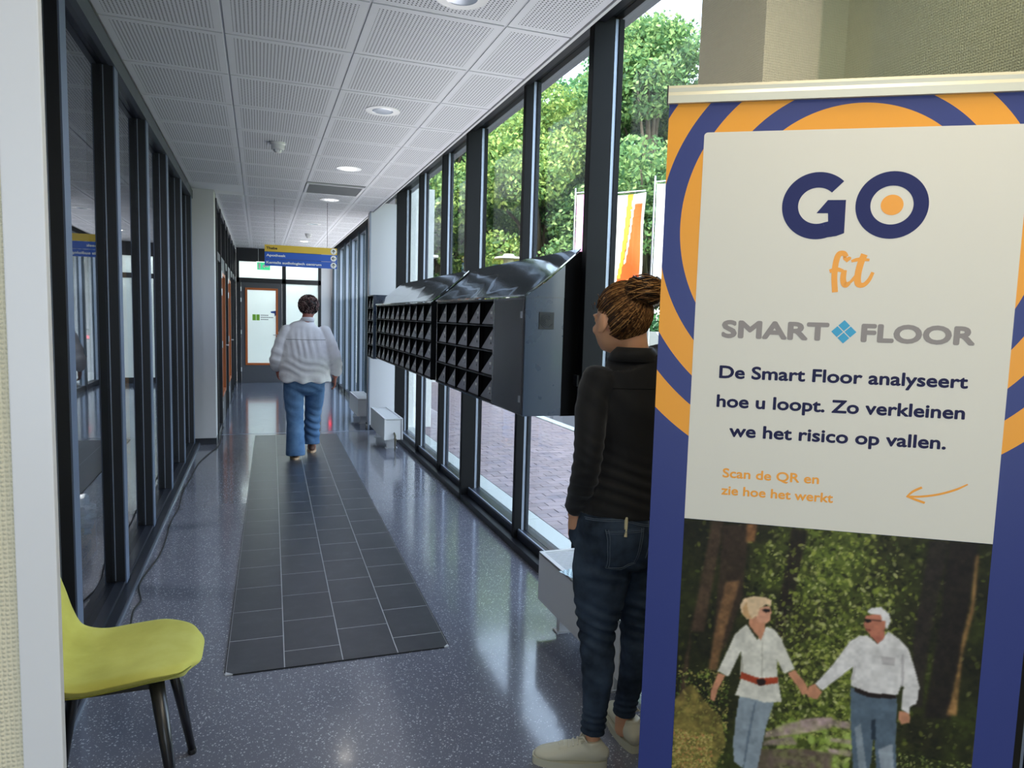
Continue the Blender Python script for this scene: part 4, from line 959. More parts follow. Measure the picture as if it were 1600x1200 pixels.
def photo():
    X0, X1, Z0, Z1, st = .079, .7215, .09, 1.0975, .0021
    nx, nz = int((X1 - X0) / st) + 1, int((Z1 - Z0) / st) + 1
    X, Z = np.meshgrid(np.linspace(X0, X1, nx), np.linspace(Z0, Z1, nz)); rng = np.random.default_rng(5)
    L = lambda s: np.array([int(s[i:i + 2], 16) / 255 for i in (0, 2, 4)])
    def vnoise(s, seed):
        r = np.random.default_rng(seed); gx, gz = int((X1 - X0) / s) + 3, int((Z1 - Z0) / s) + 3; g = r.random((gz, gx))
        fx, fz = (X - X0) / s, (Z - Z0) / s; ix, iz = fx.astype(int), fz.astype(int); tx, tz = fx - ix, fz - iz; tx, tz = tx * tx * (3 - 2 * tx), tz * tz * (3 - 2 * tz)
        return (g[iz, ix] * (1 - tx) + g[iz, ix + 1] * tx) * (1 - tz) + (g[iz + 1, ix] * (1 - tx) + g[iz + 1, ix + 1] * tx) * tz
    I = np.zeros((nz, nx, 3)) + L('35351d')
    big = vnoise(.09, 1) * .6 + vnoise(.035, 2) * .4; fine = vnoise(.012, 3) * .6 + vnoise(.006, 4) * .4
    side = np.exp(-((X - .42) / .12) ** 2)                       # brighter gap in the middle of the wood
    g = np.clip((big - .35 + .28 * side) * 1.6, 0, 1)[..., None]
    I = I * (1 - g) + L('5d6a2a') * g
    # leaf discs, out of focus
    def discs(n, xr, zr, rr, cols, alpha):
        for _ in range(n):
            cx, cz, r = rng.uniform(*xr), rng.uniform(*zr), rng.uniform(*rr); w = (side_w(cx, cz))
            if rng.random() > w: continue
            i0, i1 = max(0, int((cz - r - Z0) / st)), min(nz, int((cz + r - Z0) / st) + 2); j0, j1 = max(0, int((cx - r - X0) / st)), min(nx, int((cx + r - X0) / st) + 2)
            if i1 <= i0 or j1 <= j0: continue
            th = rng.uniform(0, PI); dx, dz = X[i0:i1, j0:j1] - cx, Z[i0:i1, j0:j1] - cz; u_ = dx * math.cos(th) + dz * math.sin(th); v_ = -dx * math.sin(th) + dz * math.cos(th)
            m = np.clip((r - np.hypot(u_, v_ * 1.7)) / (r * .5), 0, 1)[..., None] * alpha * rng.uniform(.5, 1); I[i0:i1, j0:j1] = I[i0:i1, j0:j1] * (1 - m) + L(cols[rng.integers(len(cols))]) * m
    side_w = lambda x, z: .12 + .88 * math.exp(-((x - .42) / .16) ** 2)
    discs(6000, (X0, X1), (.45, 1.1), (.003, .010), ['8c9a3c', 'a8b04e', '6c7a2e', '4a5626', '24260f', 'b8b870', '303618', '1c1c0e'], .7)
    I *= ((.62 + .5 * fine) * (.62 + .5 * np.exp(-((X - .42) / .2) ** 2)))[..., None]
    def inside(P_):
        r = np.zeros(X.shape, bool); n_ = len(P_); x, z = X * 1000, Z * 1000
        for i in range(n_):
            (xa, za), (xb, zb) = P_[i], P_[(i + 1) % n_]
            if za == zb: continue
            c_ = ((za > z) != (zb > z)) & (x < (xb - xa) * (z - za) / (zb - za) + xa); r ^= c_
        return r
    def blur(m, k):
        m = m.astype(float)
        for _ in range(k):
            m = (m + np.roll(m, 1, 0) + np.roll(m, -1, 0) + np.roll(m, 1, 1) + np.roll(m, -1, 1)) / 5
        return m
    low = np.clip((.62 - Z) / .12, 0, 1)[..., None] * np.clip(.5 + fine[..., None], 0, 1); I[:] = I * (1 - .7 * low) + L('3f4a22') * .7 * low
    for n_, c_, P_ in PHOTO_POLYS:
        if n_ in ('trunk', 'bark'): m = blur(inside(P_), 4)[..., None] * (.8 + .2 * vnoise(.02, 9))[..., None]; I[:] = I * (1 - m) + L(c_) * (.75 + .5 * fine[..., None]) * m
    side_w = lambda x, z: 1
    discs(1500, (.26, .54), (.60, 1.06), (.003, .009), ['9aa648', 'b4ba60', '7c8836', 'c8ca88', '3a4420', '2a3016'], .7)
    discs(900, (X0, .2), (.44, .74), (.002, .007), ['56682c', '8a9a44', 'b8a860', '2a3018'], .8)
    discs(1200, (.5, X1), (.42, .60), (.002, .006), ['4a5a2a', '7c8c42', 'b0b070', '1e2414'], .8)
    discs(160, (.30, .48), (.52, .64), (.006, .018), ['9fb552', 'b7c76e', '7f983c'], .7)
    for n_, c_, P_ in PHOTO_POLYS:
        if n_ in ('path', 'grass'): m = blur(inside(P_), 3)[..., None] * (.5 + .5 * vnoise(.015, 11))[..., None]; I[:] = I * (1 - m) + L(c_) * (.8 + .4 * fine[..., None]) * m
    discs(1200, (X0, .17), (.40, .58), (.002, .006), ['c8b06a', '9a8a48', '6a6a30', 'b4ac5c', 'b88050'], .8)
    for n_, c_, P_ in PHOTO_POLYS:
        if n_ == 'f':
            m = blur(inside(P_), 1)[..., None]; tex = (.86 + .24 * (vnoise(.018, 21) * .6 + vnoise(.007, 22) * .4))[..., None]; I[:] = I * (1 - m) + L(c_) * tex * m
    I = np.clip(I * .97, 0, 1); I = np.where(I <= .04045, I / 12.92, ((I + .055) / 1.055) ** 2.4)
    V = np.stack([X.ravel(), np.full(X.size, -.0007), Z.ravel()], 1); i = np.arange(nx * nz).reshape(nz, nx)
    F = np.stack([i[:-1, :-1], i[:-1, 1:], i[1:, 1:], i[1:, :-1]], -1).reshape(-1, 4)
    me = npmesh('photo_print', V, F); set_cols(me, I.reshape(-1, 3)); me.materials.append(vmat('photo_ink', .45)); o = link('photo_print', me, None, bn)
    o['label'] = 'printed photograph of a couple in white shirts walking hand in hand on a forest path'
photo()

# ================================================================== PEOPLE
def remesh(mb, name, vox, smooth_it=6, disp=None, smooth_f=.5):
    me = mb.mesh('tmp'); o = bpy.data.objects.new('tmp', me); COL.objects.link(o)
    r = o.modifiers.new('r', 'REMESH'); r.mode = 'VOXEL'; r.voxel_size = vox; r.use_smooth_shade = True
    if smooth_it: s = o.modifiers.new('s', 'SMOOTH'); s.factor = smooth_f; s.iterations = smooth_it
    bpy.context.view_layer.update()
    m2 = bpy.data.meshes.new_from_object(o.evaluated_get(bpy.context.evaluated_depsgraph_get())); bpy.data.objects.remove(o); bpy.data.meshes.remove(me)
    m2.name = name
    if disp:
        n = len(m2.vertices); co = np.empty(n * 3, np.float32); m2.vertices.foreach_get('co', co); co = co.reshape(-1, 3)
        nn = np.empty(n * 3, np.float32); m2.vertices.foreach_get('normal', nn); nn = nn.reshape(-1, 3)
        co = co + nn * disp(co)[:, None]; m2.vertices.foreach_set('co', co.astype(np.float32).ravel())
    m2.polygons.foreach_set('use_smooth', np.ones(len(m2.polygons), bool)); m2.update(); return m2
def limb(mb, pts, seg=20, n=5, side=(1, 0, 0), grow=0, ends=(1, 1)):
    """pts: (x,y,z,ra,rb) smoothly interpolated, with rounded ends"""
    pc = catmull([tuple(p[:3]) + ((p[3], p[3]) if len(p) == 4 else (p[3], p[4])) for p in pts], n)
    P = [list(p) for p in pc]
    for e in (0, 1):
        if ends[e]:
            a, b_ = (P[0], P[1]) if e == 0 else (P[-1], P[-2]); d = np.array(a[:3]) - np.array(b_[:3]); d /= np.linalg.norm(d) + 1e-9; r = min(a[3], a[4]); ex = []
            for t in (.5, .85, .98): ex.append(list(np.array(a[:3]) + d * r * t * .8) + [a[3] * math.sqrt(1 - t * t), a[4] * math.sqrt(1 - t * t)])
            P = ex[::-1] + P if e == 0 else P + ex
    mb.tube([p[:3] for p in P], [(p[3] + grow, p[4] + grow) for p in P], seg, side=side)
def folds(co, c, r, direction, freq, amp, seed=0, warp=.5):
    d = np.array(direction, float); d /= np.linalg.norm(d); q = co - np.array(c); w = np.exp(-np.sum((q / np.array(r)) ** 2, 1))
    ph = q @ d * freq + seed + warp * np.sin(q[:, 0] * 21 + seed) + warp * np.cos(q[:, 1] * 24 + seed * 2) + warp * .6 * np.sin(q[:, 2] * 17)
    s = np.sin(ph); return amp * w * (np.sign(s) * np.abs(s) ** .7)
def hand(mb, wrist, d, palm_n, thumb, s=1.0, curl=.5):
    """wrist point, finger direction d, palm normal, thumb side vector"""
    w = Vector(wrist); d = Vector(d).normalized(); pn = Vector(palm_n); pn = (pn - d * pn.dot(d)).normalized(); th = Vector(thumb); th = (th - d * th.dot(d) - pn * th.dot(pn)).normalized()
    limb(mb, [tuple(w - d * .01) + (.024 * s, .018 * s), tuple(w + d * .03 * s) + (.034 * s, .016 * s), tuple(w + d * .075 * s) + (.040 * s, .014 * s), tuple(w + d * .09 * s) + (.038 * s, .011 * s)], 16, 4, side=th)
    for k, ln in enumerate((.070, .078, .072, .056)):
        b_ = w + d * .082 * s + th * (.028 - .0185 * k) * s; p1 = b_ + (d + pn * .25 * curl) * ln * .42 * s; p2 = p1 + (d * (1 - .4 * curl) + pn * .8 * curl) * ln * .32 * s; p3 = p2 + (d * (1 - .9 * curl) + pn * 1.2 * curl) * ln * .26 * s
        limb(mb, [tuple(b_ - d * .01) + (.0088 * s,), tuple(p1) + (.0084 * s,), tuple(p2) + (.0078 * s,), tuple(p3) + (.0065 * s,)], 10, 3, side=th)
    b_ = w + d * .025 * s + th * .024 * s; p1 = b_ + (d * .6 + th * .7 + pn * .2) * .035 * s; p2 = p1 + (d * .9 + th * .25 + pn * .3) * .032 * s
    limb(mb, [tuple(b_) + (.013 * s,), tuple(p1) + (.0105 * s,), tuple(p2) + (.008 * s,)], 10, 3, side=pn)
def f_skin(n, b):
    n.l(n.mix(n.noise(n.coord(), 18, 4), '#d59a76', '#e6b28e'), b.inputs['Base Color']); b.inputs['Roughness'].default_value = .5
    b.inputs['Subsurface Weight'].default_value = .12; b.inputs['Subsurface Radius'].default_value = (.02, .008, .004)
M_skin = mat('skin', fn=f_skin); M_skin2 = mat('skin_dark', '#a8685a', .55)
def f_jean(c1, c2):
    def fn(n, b):
        co = n.coord(); n.l(n.ramp(n.noise(co, 6, 4, .6), [(.35, c1), (.7, c2)]), b.inputs['Base Color']); b.inputs['Roughness'].default_value = .85
        n.bump(n.noise(co, 500, 2), .2, .001)
    return fn
M_jean = mat('dark_denim', fn=f_jean('#151d28', '#435266'), spec=.25); M_jean2 = mat('mid_denim', fn=f_jean('#46648a', '#6484aa'), spec=.2)
M_stitch = mat('stitch', '#5d6a7a', .8)
def f_shirt(n, b):
    b.inputs['Base Color'].default_value = lin('#19191b'); b.inputs['Roughness'].default_value = .7; n.bump(n.noise(n.coord(), 350, 2), .15, .001); b.inputs['Sheen Weight'].default_value = .15
M_blackshirt = mat('black_jersey', fn=f_shirt, spec=.25)
def f_wsh(n, b):
    n.l(n.ramp(n.noise(n.coord(), 12, 3), [(.3, '#e4e2e6'), (.7, '#f2f0f4')]), b.inputs['Base Color']); b.inputs['Roughness'].default_value = .85
M_wshirt = mat('white_blouse', fn=f_wsh, spec=.2)
M_sneak = mat('cream_leather', '#cfcab4', .5); M_sole = mat('sole_rubber', '#c4c0aa', .6); M_lace = mat('shoe_lace', '#d8d4c4', .7)
M_hairt = vmat('hair_strands', .45)
def head(mb, c, F, s=1.0, face=True):
    """skull, face, ears and neck root; F = facing direction (xy)"""
    F = Vector((F[0], F[1], 0)).normalized(); R_ = Vector((F.y, -F.x, 0)); M_ = Matrix((R_, F, Vector((0, 0, 1)))).transposed(); c = Vector(c)
    L_ = lambda x, y, z: c + (M_ @ Vector((x, y, z))) * s
    def E(p, r, sub=3): mb.ell(L_(*p), tuple(v * s for v in r), sub, M_)
    E((0, -.012, .025), (.076, .094, .093)); E((0, .022, -.03), (.064, .072, .078)); E((0, .060, -.080), (.028, .026, .022)); E((0, .035, -.062), (.052, .05, .04))
    E((0, .096, -.018), (.013, .018, .022), 2); E((0, .100, -.030), (.016, .014, .011), 2)          # nose
    E((0, .082, -.056), (.024, .012, .007), 2); E((0, .081, -.066), (.021, .012, .007), 2)           # lips
    for sx in (-1, 1):
        E((sx * .032, .078, .016), (.02, .012, .007), 2)                                             # brow
        E((sx * .031, .076, .0), (.013, .011, .010), 2)                                              # eye
        E((sx * .040, .06, -.03), (.022, .02, .02), 2)
        E((sx * .079, -.004, -.008), (.009, .021, .034), 2); E((sx * .081, .006, -.03), (.007, .012, .013), 2)
    return L_, M_
def sneaker(parent, heel, d, s=1.0, lift=0, m=None, msole=None, name='shoe', laces=True):
    m = m or M_sneak; msole = msole or M_sole
    h = Vector(heel); d = Vector((d[0], d[1], 0)).normalized(); sd = Vector((d.y, -d.x, 0)); M_ = Matrix((d, sd, Vector((0, 0, 1)))).transposed().to_4x4(); M_.translation = h
    if lift: M_ = Matrix.Translation(h) @ Matrix((d, sd, Vector((0, 0, 1)))).transposed().to_4x4() @ Matrix.Translation((.19, 0, 0)) @ Matrix.Rotation(-lift, 4, 'Y') @ Matrix.Translation((-.19, 0, 0)) if False else Matrix.Translation(h) @ Matrix((d, sd, Vector((0, 0, 1)))).transposed().to_4x4()
    T = lambda *p: tuple(M_ @ (Vector(p) * s))
    def prof(x): # half width along the shoe
        t = x / .275; return .034 + .014 * math.sin(min(1, t * 1.15) * PI * .75)
    mb = MB(); pts = []
    for x, zc, hw, hh in ((.004, .052, .028, .030), (.03, .060, .036, .045), (.07, .060, .036, .046), (.11, .056, .038, .040), (.15, .050, .043, .034), (.20, .042, .046, .026), (.24, .037, .040, .020), (.262, .034, .026, .014)):
        pts.append(T(x, 0, zc) + (hw * s, hh * s))
    limb(mb, pts, 22, 4, side=tuple(M_.to_3x3() @ Vector((0, 1, 0))))
    limb(mb, [T(.05, 0, .06) + (.036 * s, .036 * s), T(.052, 0, .105) + (.032 * s, .040 * s)], 18, 4, side=tuple(M_.to_3x3() @ Vector((0, 1, 0))), ends=(1, 0))
    for y_ in (-.016, .016): limb(mb, [T(.10, y_, .085) + (.010 * s,), T(.17, y_ * 1.2, .072) + (.008 * s,)], 8, 3)
    limb(mb, [T(.11, 0, .09) + (.018 * s, .006 * s), T(.078, 0, .118) + (.018 * s, .005 * s)], 10, 3, side=tuple(M_.to_3x3() @ Vector((0, 1, 0))))
    u_ = link('shoe_upper', remesh(mb, 'shoe_upper', .0055 * s, 3), m, None)
    root = u_; root.name = name; root.parent = parent
    out = [( -.004, .0)] ; V = []
    N_ = 26; rings = []
    mb = MB(); top = []; bot = []
    outl = []
    for k in range(N_ * 2):
        a = 2 * PI * k / (N_ * 2); x = .134 + .146 * math.cos(a); w = prof(min(max(x, 0), .275)) + .004; y = w * math.copysign(abs(math.sin(a)) ** .62, math.sin(a)); outl.append((x, y))
    mb.poly([T(x, y, .0) for x, y in outl], tuple((M_.to_3x3() @ Vector((0, 0, .030 * s)))))
    mb.build('sole', msole, root)
    if laces:
        for k in range(5):
            x = .105 + k * .017; z = .099 - k * .0075
            MB().tube([T(x, -.026, z - .004), T(x + .004, 0, z + .010), T(x, .026, z - .004)], .0028 * s, 6).build('lace', M_lace, root)
        MB().tube([T(.10, 0, .103), T(.085, .025, .125), T(.07, .038, .115), T(.09, .02, .10)], .004 * s, 6).tube([T(.10, 0, .103), T(.085, -.025, .125), T(.07, -.038, .115), T(.09, -.02, .10)], .004 * s, 6).build('lace_bow', M_lace, root, smooth=True)
    return root
def hair_strands(name, parent, paths, rad, cols, rng):
    V, F, C_ = [], [], []
    for P in paths:
        P = np.array(P); T_ = np.gradient(P, axis=0); T_ /= np.linalg.norm(T_, axis=1)[:, None] + 1e-9
        a = np.cross(T_, [.3, .5, .8]); a /= np.linalg.norm(a, axis=1)[:, None] + 1e-9; b_ = np.cross(T_, a); k0 = len(V) ; c = cols[rng.integers(len(cols))] * rng.uniform(.8, 1.15)
        n = len(P)
        for i in range(n):
            r = rad * (1 - .5 * (i / (n - 1)) ** 3)
            for q in range(3): an = q * 2 * PI / 3; V.append(P[i] + (a[i] * math.cos(an) + b_[i] * math.sin(an)) * r); C_.append(c)
        for i in range(n - 1):
            for q in range(3): F.append((k0 + i * 3 + q, k0 + i * 3 + (q + 1) % 3, k0 + i * 3 + 3 + (q + 1) % 3, k0 + i * 3 + 3 + q))
    me = npmesh(name, V, F, True); set_cols(me, np.array(C_)); me.materials.append(M_hairt); o = link(name, me, None, parent); o['kind'] = 'stuff'; return o
LC = lambda s: np.array(lin(s)[:3])

# ---------------------------------------------------------------- standing woman (world-aligned; she faces down the corridor)
WX, WY = 1.225, 2.12
wo = empty('person', (WX, WY, 0), 0, 'standing woman with a high brown bun, black top and dark jeans, hand in pocket', 'person', 'people in the corridor')
hc = (-.058, .016, 1.553)
mb = MB()
L_, HM = head(mb, hc, (-.22, .975), 1.07)
limb(mb, [(-.034, -.022, 1.54, .050), (-.028, -.022, 1.49, .048), (-.012, -.012, 1.435, .052), (0, 0, 1.40, .06)], 20, 4)
limb(mb, [(-.008, 0, 1.43, .052, .048), (0, 0, 1.37, .122, .066), (0, 0, 1.27, .145, .095), (0, 0, 1.1, .12, .09), (-.01, 0, .98, .135, .10), (-.01, 0, .86, .165, .11), (-.01, 0, .80, .15, .10)], 24, 4)
LA = [(-.145, -.005, 1.352, .050), (-.172, -.02, 1.27, .047), (-.19, -.045, 1.17, .042), (-.198, -.055, 1.10, .039), (-.196, -.02, 1.0, .036), (-.187, .045, .91, .029), (-.183, .062, .885, .026)]
limb(mb, LA, 16, 4)
hand(mb, (-.183, .064, .88), (.10, .32, -1), (1, 0, .1), (-.3, .9, .2), .92, .15)
RA = [(.145, -.005, 1.352, .050), (.175, -.02, 1.25, .045), (.185, -.035, 1.12, .040), (.17, .03, 1.0, .034), (.15, .10, .92, .027)]
limb(mb, RA, 16, 4); hand(mb, (.15, .10, .915), (-.1, .5, -1), (-1, 0, 0), (0, 1, 0), .92, .3)
LL = [(-.088, -.005, .85, .090), (-.100, .0, .70, .096), (-.106, .0, .58, .082), (-.110, .0, .46, .058), (-.118, -.035, .34, .050), (-.128, -.045, .20, .036), (-.133, -.042, .10, .029), (-.133, -.042, .05, .03)]
RL = [(.085, -.005, .85, .090), (.082, .0, .70, .096), (.075, .01, .58, .082), (.066, .02, .46, .058), (.06, .01, .34, .050), (.04, .02, .20, .036), (.03, .03, .10, .029), (.03, .03, .05, .03)]
limb(mb, LL, 18, 4); limb(mb, RL, 18, 4)
body = link('body', remesh(mb, 'body', .0055, 3), M_skin, wo)
# jeans
mb = MB()
limb(mb, [(-.012, .005, .965, .150, .115), (-.012, .0, .90, .172, .125), (-.014, -.008, .83, .182, .132), (-.014, -.005, .77, .172, .122)], 28, 4, ends=(0, 1))
limb(mb, [(-.095, -.045, .86, .075, .085), (-.10, -.045, .80, .08, .085), (-.10, -.02, .74, .08, .09)], 20, 4); limb(mb, [(.07, -.045, .86, .075, .085), (.075, -.045, .80, .08, .085), (.08, -.02, .74, .08, .09)], 20, 4)
mb.ell((-.158, .075, .80), (.035, .05, .06), 2)
gj = .0075
limb(mb, LL[:-2] + [(-.133, -.042, .115, .034)], 22, 5, grow=gj, ends=(1, 0)); limb(mb, RL[:-2] + [(.03, .03, .115, .034)], 22, 5, grow=gj, ends=(1, 0))
def dj(co):
    a = folds(co, (-.11, -.02, .50), (.2, .2, .085), (.25, .2, 1), 150, .0052, 1, 1.6) + folds(co, (.08, -.02, .50), (.09, .2, .085), (.25, .2, 1), 150, .0052, 2, 1.6)
    a += folds(co, (-.13, -.04, .15), (.2, .2, .05), (.2, .1, 1), 260, .004, 3, .8) + folds(co, (.03, .03, .15), (.08, .2, .05), (.2, .1, 1), 260, .004, 4, .8)
    a += folds(co, (-.09, -.08, .70), (.15, .12, .05), (.25, 0, 1), 110, .0055, 5, .9) + folds(co, (-.13, 0, .80), (.1, .15, .1), (.4, 0, 1), 90, .003, 6)
    a += folds(co, (-.11, -.03, .36), (.2, .2, .1), (.3, .1, 1), 120, .002, 7, .8); return a
jn = link('jeans', remesh(mb, 'jeans', .0055, 3, dj), M_jean, wo)
# back pocket, stitching, loops, pen (on the side of the hip turned to the camera)
dep = bpy.context.evaluated_depsgraph_get()
from mathutils.bvhtree import BVHTree
jb = BVHTree.FromPolygons([v.co[:] for v in jn.data.vertices], [tuple(p.vertices) for p in jn.data.polygons])
def onj(x, z, off=.002, dirn=(0, 1, 0), y0=-.5):
    h = jb.ray_cast(Vector((x, y0, z)), Vector(dirn))
    return (h[0] + h[1].normalized() * off) if h[0] is not None else Vector((x, -.13, z))
def seam(pts, name, m=M_stitch, r=.0013, par=None, off=.0015):
    P = [onj(a, b_, off) for a, b_ in [tuple(p[:2]) for p in catmull([(x, z, 0) for x, z in pts], 5)]]
    return MB().tube([tuple(p) for p in P], r, 6).build(name, m, par or jn)
pk = [(-.155, .855), (-.022, .862), (-.022, .80), (-.055, .745), (-.135, .735), (-.155, .80)]
V, F = [], []; g = 14
def lerp2(u_, v_):
    tl, tr, br, bl = (-.150, .862), (-.020, .868), (-.035, .742), (-.140, .730); a = ((1 - u_) * tl[0] + u_ * tr[0], (1 - u_) * tl[1] + u_ * tr[1]); b_ = ((1 - u_) * bl[0] + u_ * br[0], (1 - u_) * bl[1] + u_ * br[1]); return ((1 - v_) * a[0] + v_ * b_[0], (1 - v_) * a[1] + v_ * b_[1] - .012 * v_ * (1 - abs(2 * u_ - 1)))
for off in (.0045, -.002):
    for i in range(g + 1):
        for j in range(g + 1): V.append(tuple(onj(*lerp2(j / g, i / g), off)))
K = (g + 1) ** 2
for i in range(g):
    for j in range(g): a = i * (g + 1) + j; F.append((a, a + 1, a + g + 2, a + g + 1)); F.append((K + a, K + a + g + 1, K + a + g + 2, K + a + 1))
for j in range(g):
    for a, b_ in ((j, j + 1), (g * (g + 1) + j + 1, g * (g + 1) + j), ((j + 1) * (g + 1), j * (g + 1)), (j * (g + 1) + g, (j + 1) * (g + 1) + g)): F.append((b_, a, K + a, K + b_))
pkt = link('back_pocket', npmesh('back_pocket', V, F, False), M_jean, jn)
for ins in (.03, .085):
    ring_ = [lerp2(ins, .0), lerp2(ins, .5), lerp2(ins, 1 - ins * .6), lerp2(.5, 1 - ins * .8), lerp2(1 - ins, 1 - ins * .6), lerp2(1 - ins, .5), lerp2(1 - ins, 0)]
    P = [onj(a, b_, .0058) for i in range(len(ring_) - 1) for a, b_ in [tuple(np.array(ring_[i]) * (1 - t) + np.array(ring_[i + 1]) * t) for t in np.linspace(0, 1, 7)]]
    MB().tube([tuple(p) for p in P], .0011, 6).build('stitching', M_stitch, pkt)
for vv in (.05, .09):
    MB().tube([tuple(onj(*lerp2(t, vv), .0058)) for t in np.linspace(.02, .98, 16)], .0009, 6).build('stitching', M_stitch, pkt)
seam([(-.185, .885), (-.10, .895), (.0, .875), (.08, .885)], 'stitching'); seam([(-.185, .880), (-.10, .890), (.0, .870), (.08, .88)], 'stitching')
seam([(-.16, .945), (-.08, .935), (.0, .93), (.09, .935)], 'stitching'); seam([(.0, .93), (-.002, .87), (.0, .80), (-.004, .76)], 'stitching')
for x in (.004,):
    P = [onj(x, z, .005) for z in (.952, .94, .925, .905, .895)]; MB().tube([tuple(p) for p in P], (.006, .002) and [(.0065, .002)] * 5, 8, side=(1, 0, 0)).build('belt_loop', M_jean, jn)
p0, p1 = onj(-.088, .84, .003), onj(-.078, .905, .004)
pen = MB().cyl(p0, p0 + (p1 - p0) * .93, .0062, seg=10).cyl(p0 + (p1 - p0) * .93, p0 + (p1 - p0) * 1.03, .0062, .002, seg=10).build('pen', mat('ivory_pen', '#d9cfa8', .4), None, smooth=False); pen.location = (WX, WY, 0); tag(pen, 'ivory pen stuck in the back pocket of the dark jeans', 'pen')
# top
mb = MB(); gs = .010
limb(mb, [(-.014, -.004, 1.448, .066, .068), (-.010, 0, 1.43, .105, .080), (0, 0, 1.402, .155, .090), (0, 0, 1.33, .166, .100), (0, -.002, 1.24, .155, .110), (0, 0, 1.12, .140, .107), (-.006, .0, 1.02, .150, .115), (-.012, 0, .93, .168, .130), (-.014, 0, .888, .176, .137)], 30, 5, ends=(0, 0))
limb(mb, [(-.138, -.005, 1.352, .056)] + LA[1:-1] + [(-.186, .052, .902, .029)], 20, 5, grow=gs, ends=(1, 0)); limb(mb, RA, 20, 5, grow=gs, ends=(1, 0))
def dsh(co):
    a = folds(co, (0, -.05, 1.0), (.25, .3, .09), (.25, .1, 1), 150, .0042, 1, .9) + folds(co, (-.19, -.04, 1.12), (.05, .09, .07), (.5, -.2, 1), 170, .0035, 2, .8)
    a += folds(co, (-.19, .0, 1.0), (.05, .09, .07), (.3, .6, 1), 150, .0022, 3, .8) + folds(co, (-.15, 0, 1.30), (.09, .12, .08), (.9, 0, .7), 95, .0035, 4, .7) + folds(co, (-.185, .05, .92), (.05, .06, .04), (0, .3, 1), 200, .0022, 5)
    a += folds(co, (.02, -.1, 1.2), (.16, .1, .12), (.5, 0, 1), 50, .0020, 6, .6); return a
sh_ = link('long_sleeved_top', remesh(mb, 'long_sleeved_top', .0055, 4, dsh), M_blackshirt, wo)
# collar: folded band around the neck
V, F = [], []; n_ = 40
for k in range(n_ + 1):
    a = -PI / 2 - 2.55 + 5.1 * k / n_; cx, sy = math.cos(a), math.sin(a)
    V += [(.056 * cx - .016, .058 * sy - .008, 1.430), (.058 * cx - .018, .060 * sy - .010, 1.462), (.063 * cx - .018, .065 * sy - .012, 1.462), (.090 * cx - .012, .084 * sy - .004, 1.418)]
for k in range(n_):
    for q in range(3): F.append((4 * k + q, 4 * k + 4 + q, 4 * k + 5 + q, 4 * k + 1 + q))
cl2 = link('collar', npmesh('collar', V, F, True), M_blackshirt, sh_); md = cl2.modifiers.new('s', 'SOLIDIFY'); md.thickness = .004
sb_ = BVHTree.FromPolygons([v.co[:] for v in sh_.data.vertices], [tuple(p.vertices) for p in sh_.data.polygons])
P = []
for x in np.linspace(-.125, .125, 22):
    h = sb_.ray_cast(Vector((x, -.5, 1.33)), Vector((0, 1, 0)))
    if h[0] is not None: P.append(tuple(h[0] + h[1] * .0006))
MB().tube(P, .0018, 6).build('yoke_seam', mat('black_seam', '#060607', .9), sh_)
MB().tube([(-.183 + .030 * math.cos(a), .058 + .030 * math.sin(a), .893 + .006 * math.cos(a)) for a in np.linspace(0, 2 * PI, 20)], .003, 6).build('bracelet', M_steel, wo, label='thin silver bracelet below the black cuff')
sneaker(wo, (-.098, -.072, 0), (-.90, .42), .90); sneaker(wo, (.045, -.035, 0), (.18, .98), 1.0)
# hair: cap, strands drawn up to a bun
rng = np.random.default_rng(3)
cols = [LC('#3a2616'), LC('#6a4628'), LC('#94683e'), LC('#c09058'), LC('#563820'), LC('#2c1c12')]
bunc = L_(.011, -.086, .089)
mb = MB(); mb.ell(Vector(hc) + HM @ Vector((0, -.016, .030)), (.0805, .098, .096), 4, HM)
def cut(me, fn):
    b_ = bmesh.new(); b_.from_mesh(me); bmesh.ops.delete(b_, geom=[v for v in b_.verts if not fn(v.co)], context='VERTS'); b_.to_mesh(me); b_.free()
me = mb.mesh('hair_cap', True); IM = HM.inverted(); hcv = Vector(hc)
def keep(co):
    q = IM @ (co - hcv); return not ((q.y > .048 and q.z < .065) or (q.z < -.088 + .25 * max(0, q.y + .06)) or (abs(q.x) > .05 and q.y > -.022 and q.z < .02) or (q.y > .015 and q.z < .035))
cut(me, keep); hair = link('hair', me, mat('hair_base', '#3a2819', .6), wo); hair.scale = (1.07,) * 3; hair.location = Vector(hc) * (1 - 1.07)
paths = []
cH = np.array(hcv + HM @ Vector((0, -.016, .030))); HMn = np.array(HM); bd = np.array([.012, -.080, .062]); bd /= np.linalg.norm(bd)
for _ in range(2600):
    th = rng.uniform(0, 2 * PI); z = rng.uniform(-.98, .9)
    d0 = np.array([math.cos(th) * math.sqrt(1 - z * z), math.sin(th) * math.sqrt(1 - z * z), z])
    p = d0 * np.array([.080, .098, .096]) + np.array([0, -.016, .030])
    if not keep(Vector(cH * 0 + np.array(hcv)) + HM @ Vector(tuple(p))): continue
    if np.dot(d0, bd) > .93: continue
    pts = []
    for t in np.linspace(0, 1, 9):
        d1 = d0 * (1 - t) + bd * t * 1.0; d1 /= np.linalg.norm(d1); r = 1.012 + .02 * math.sin(t * PI) + rng.uniform(-.002, .004)
        pts.append(np.array(hcv) + HMn @ (d1 * np.array([.0805, .098, .096]) * r + np.array([0, -.016, .030])))
    paths.append(pts)
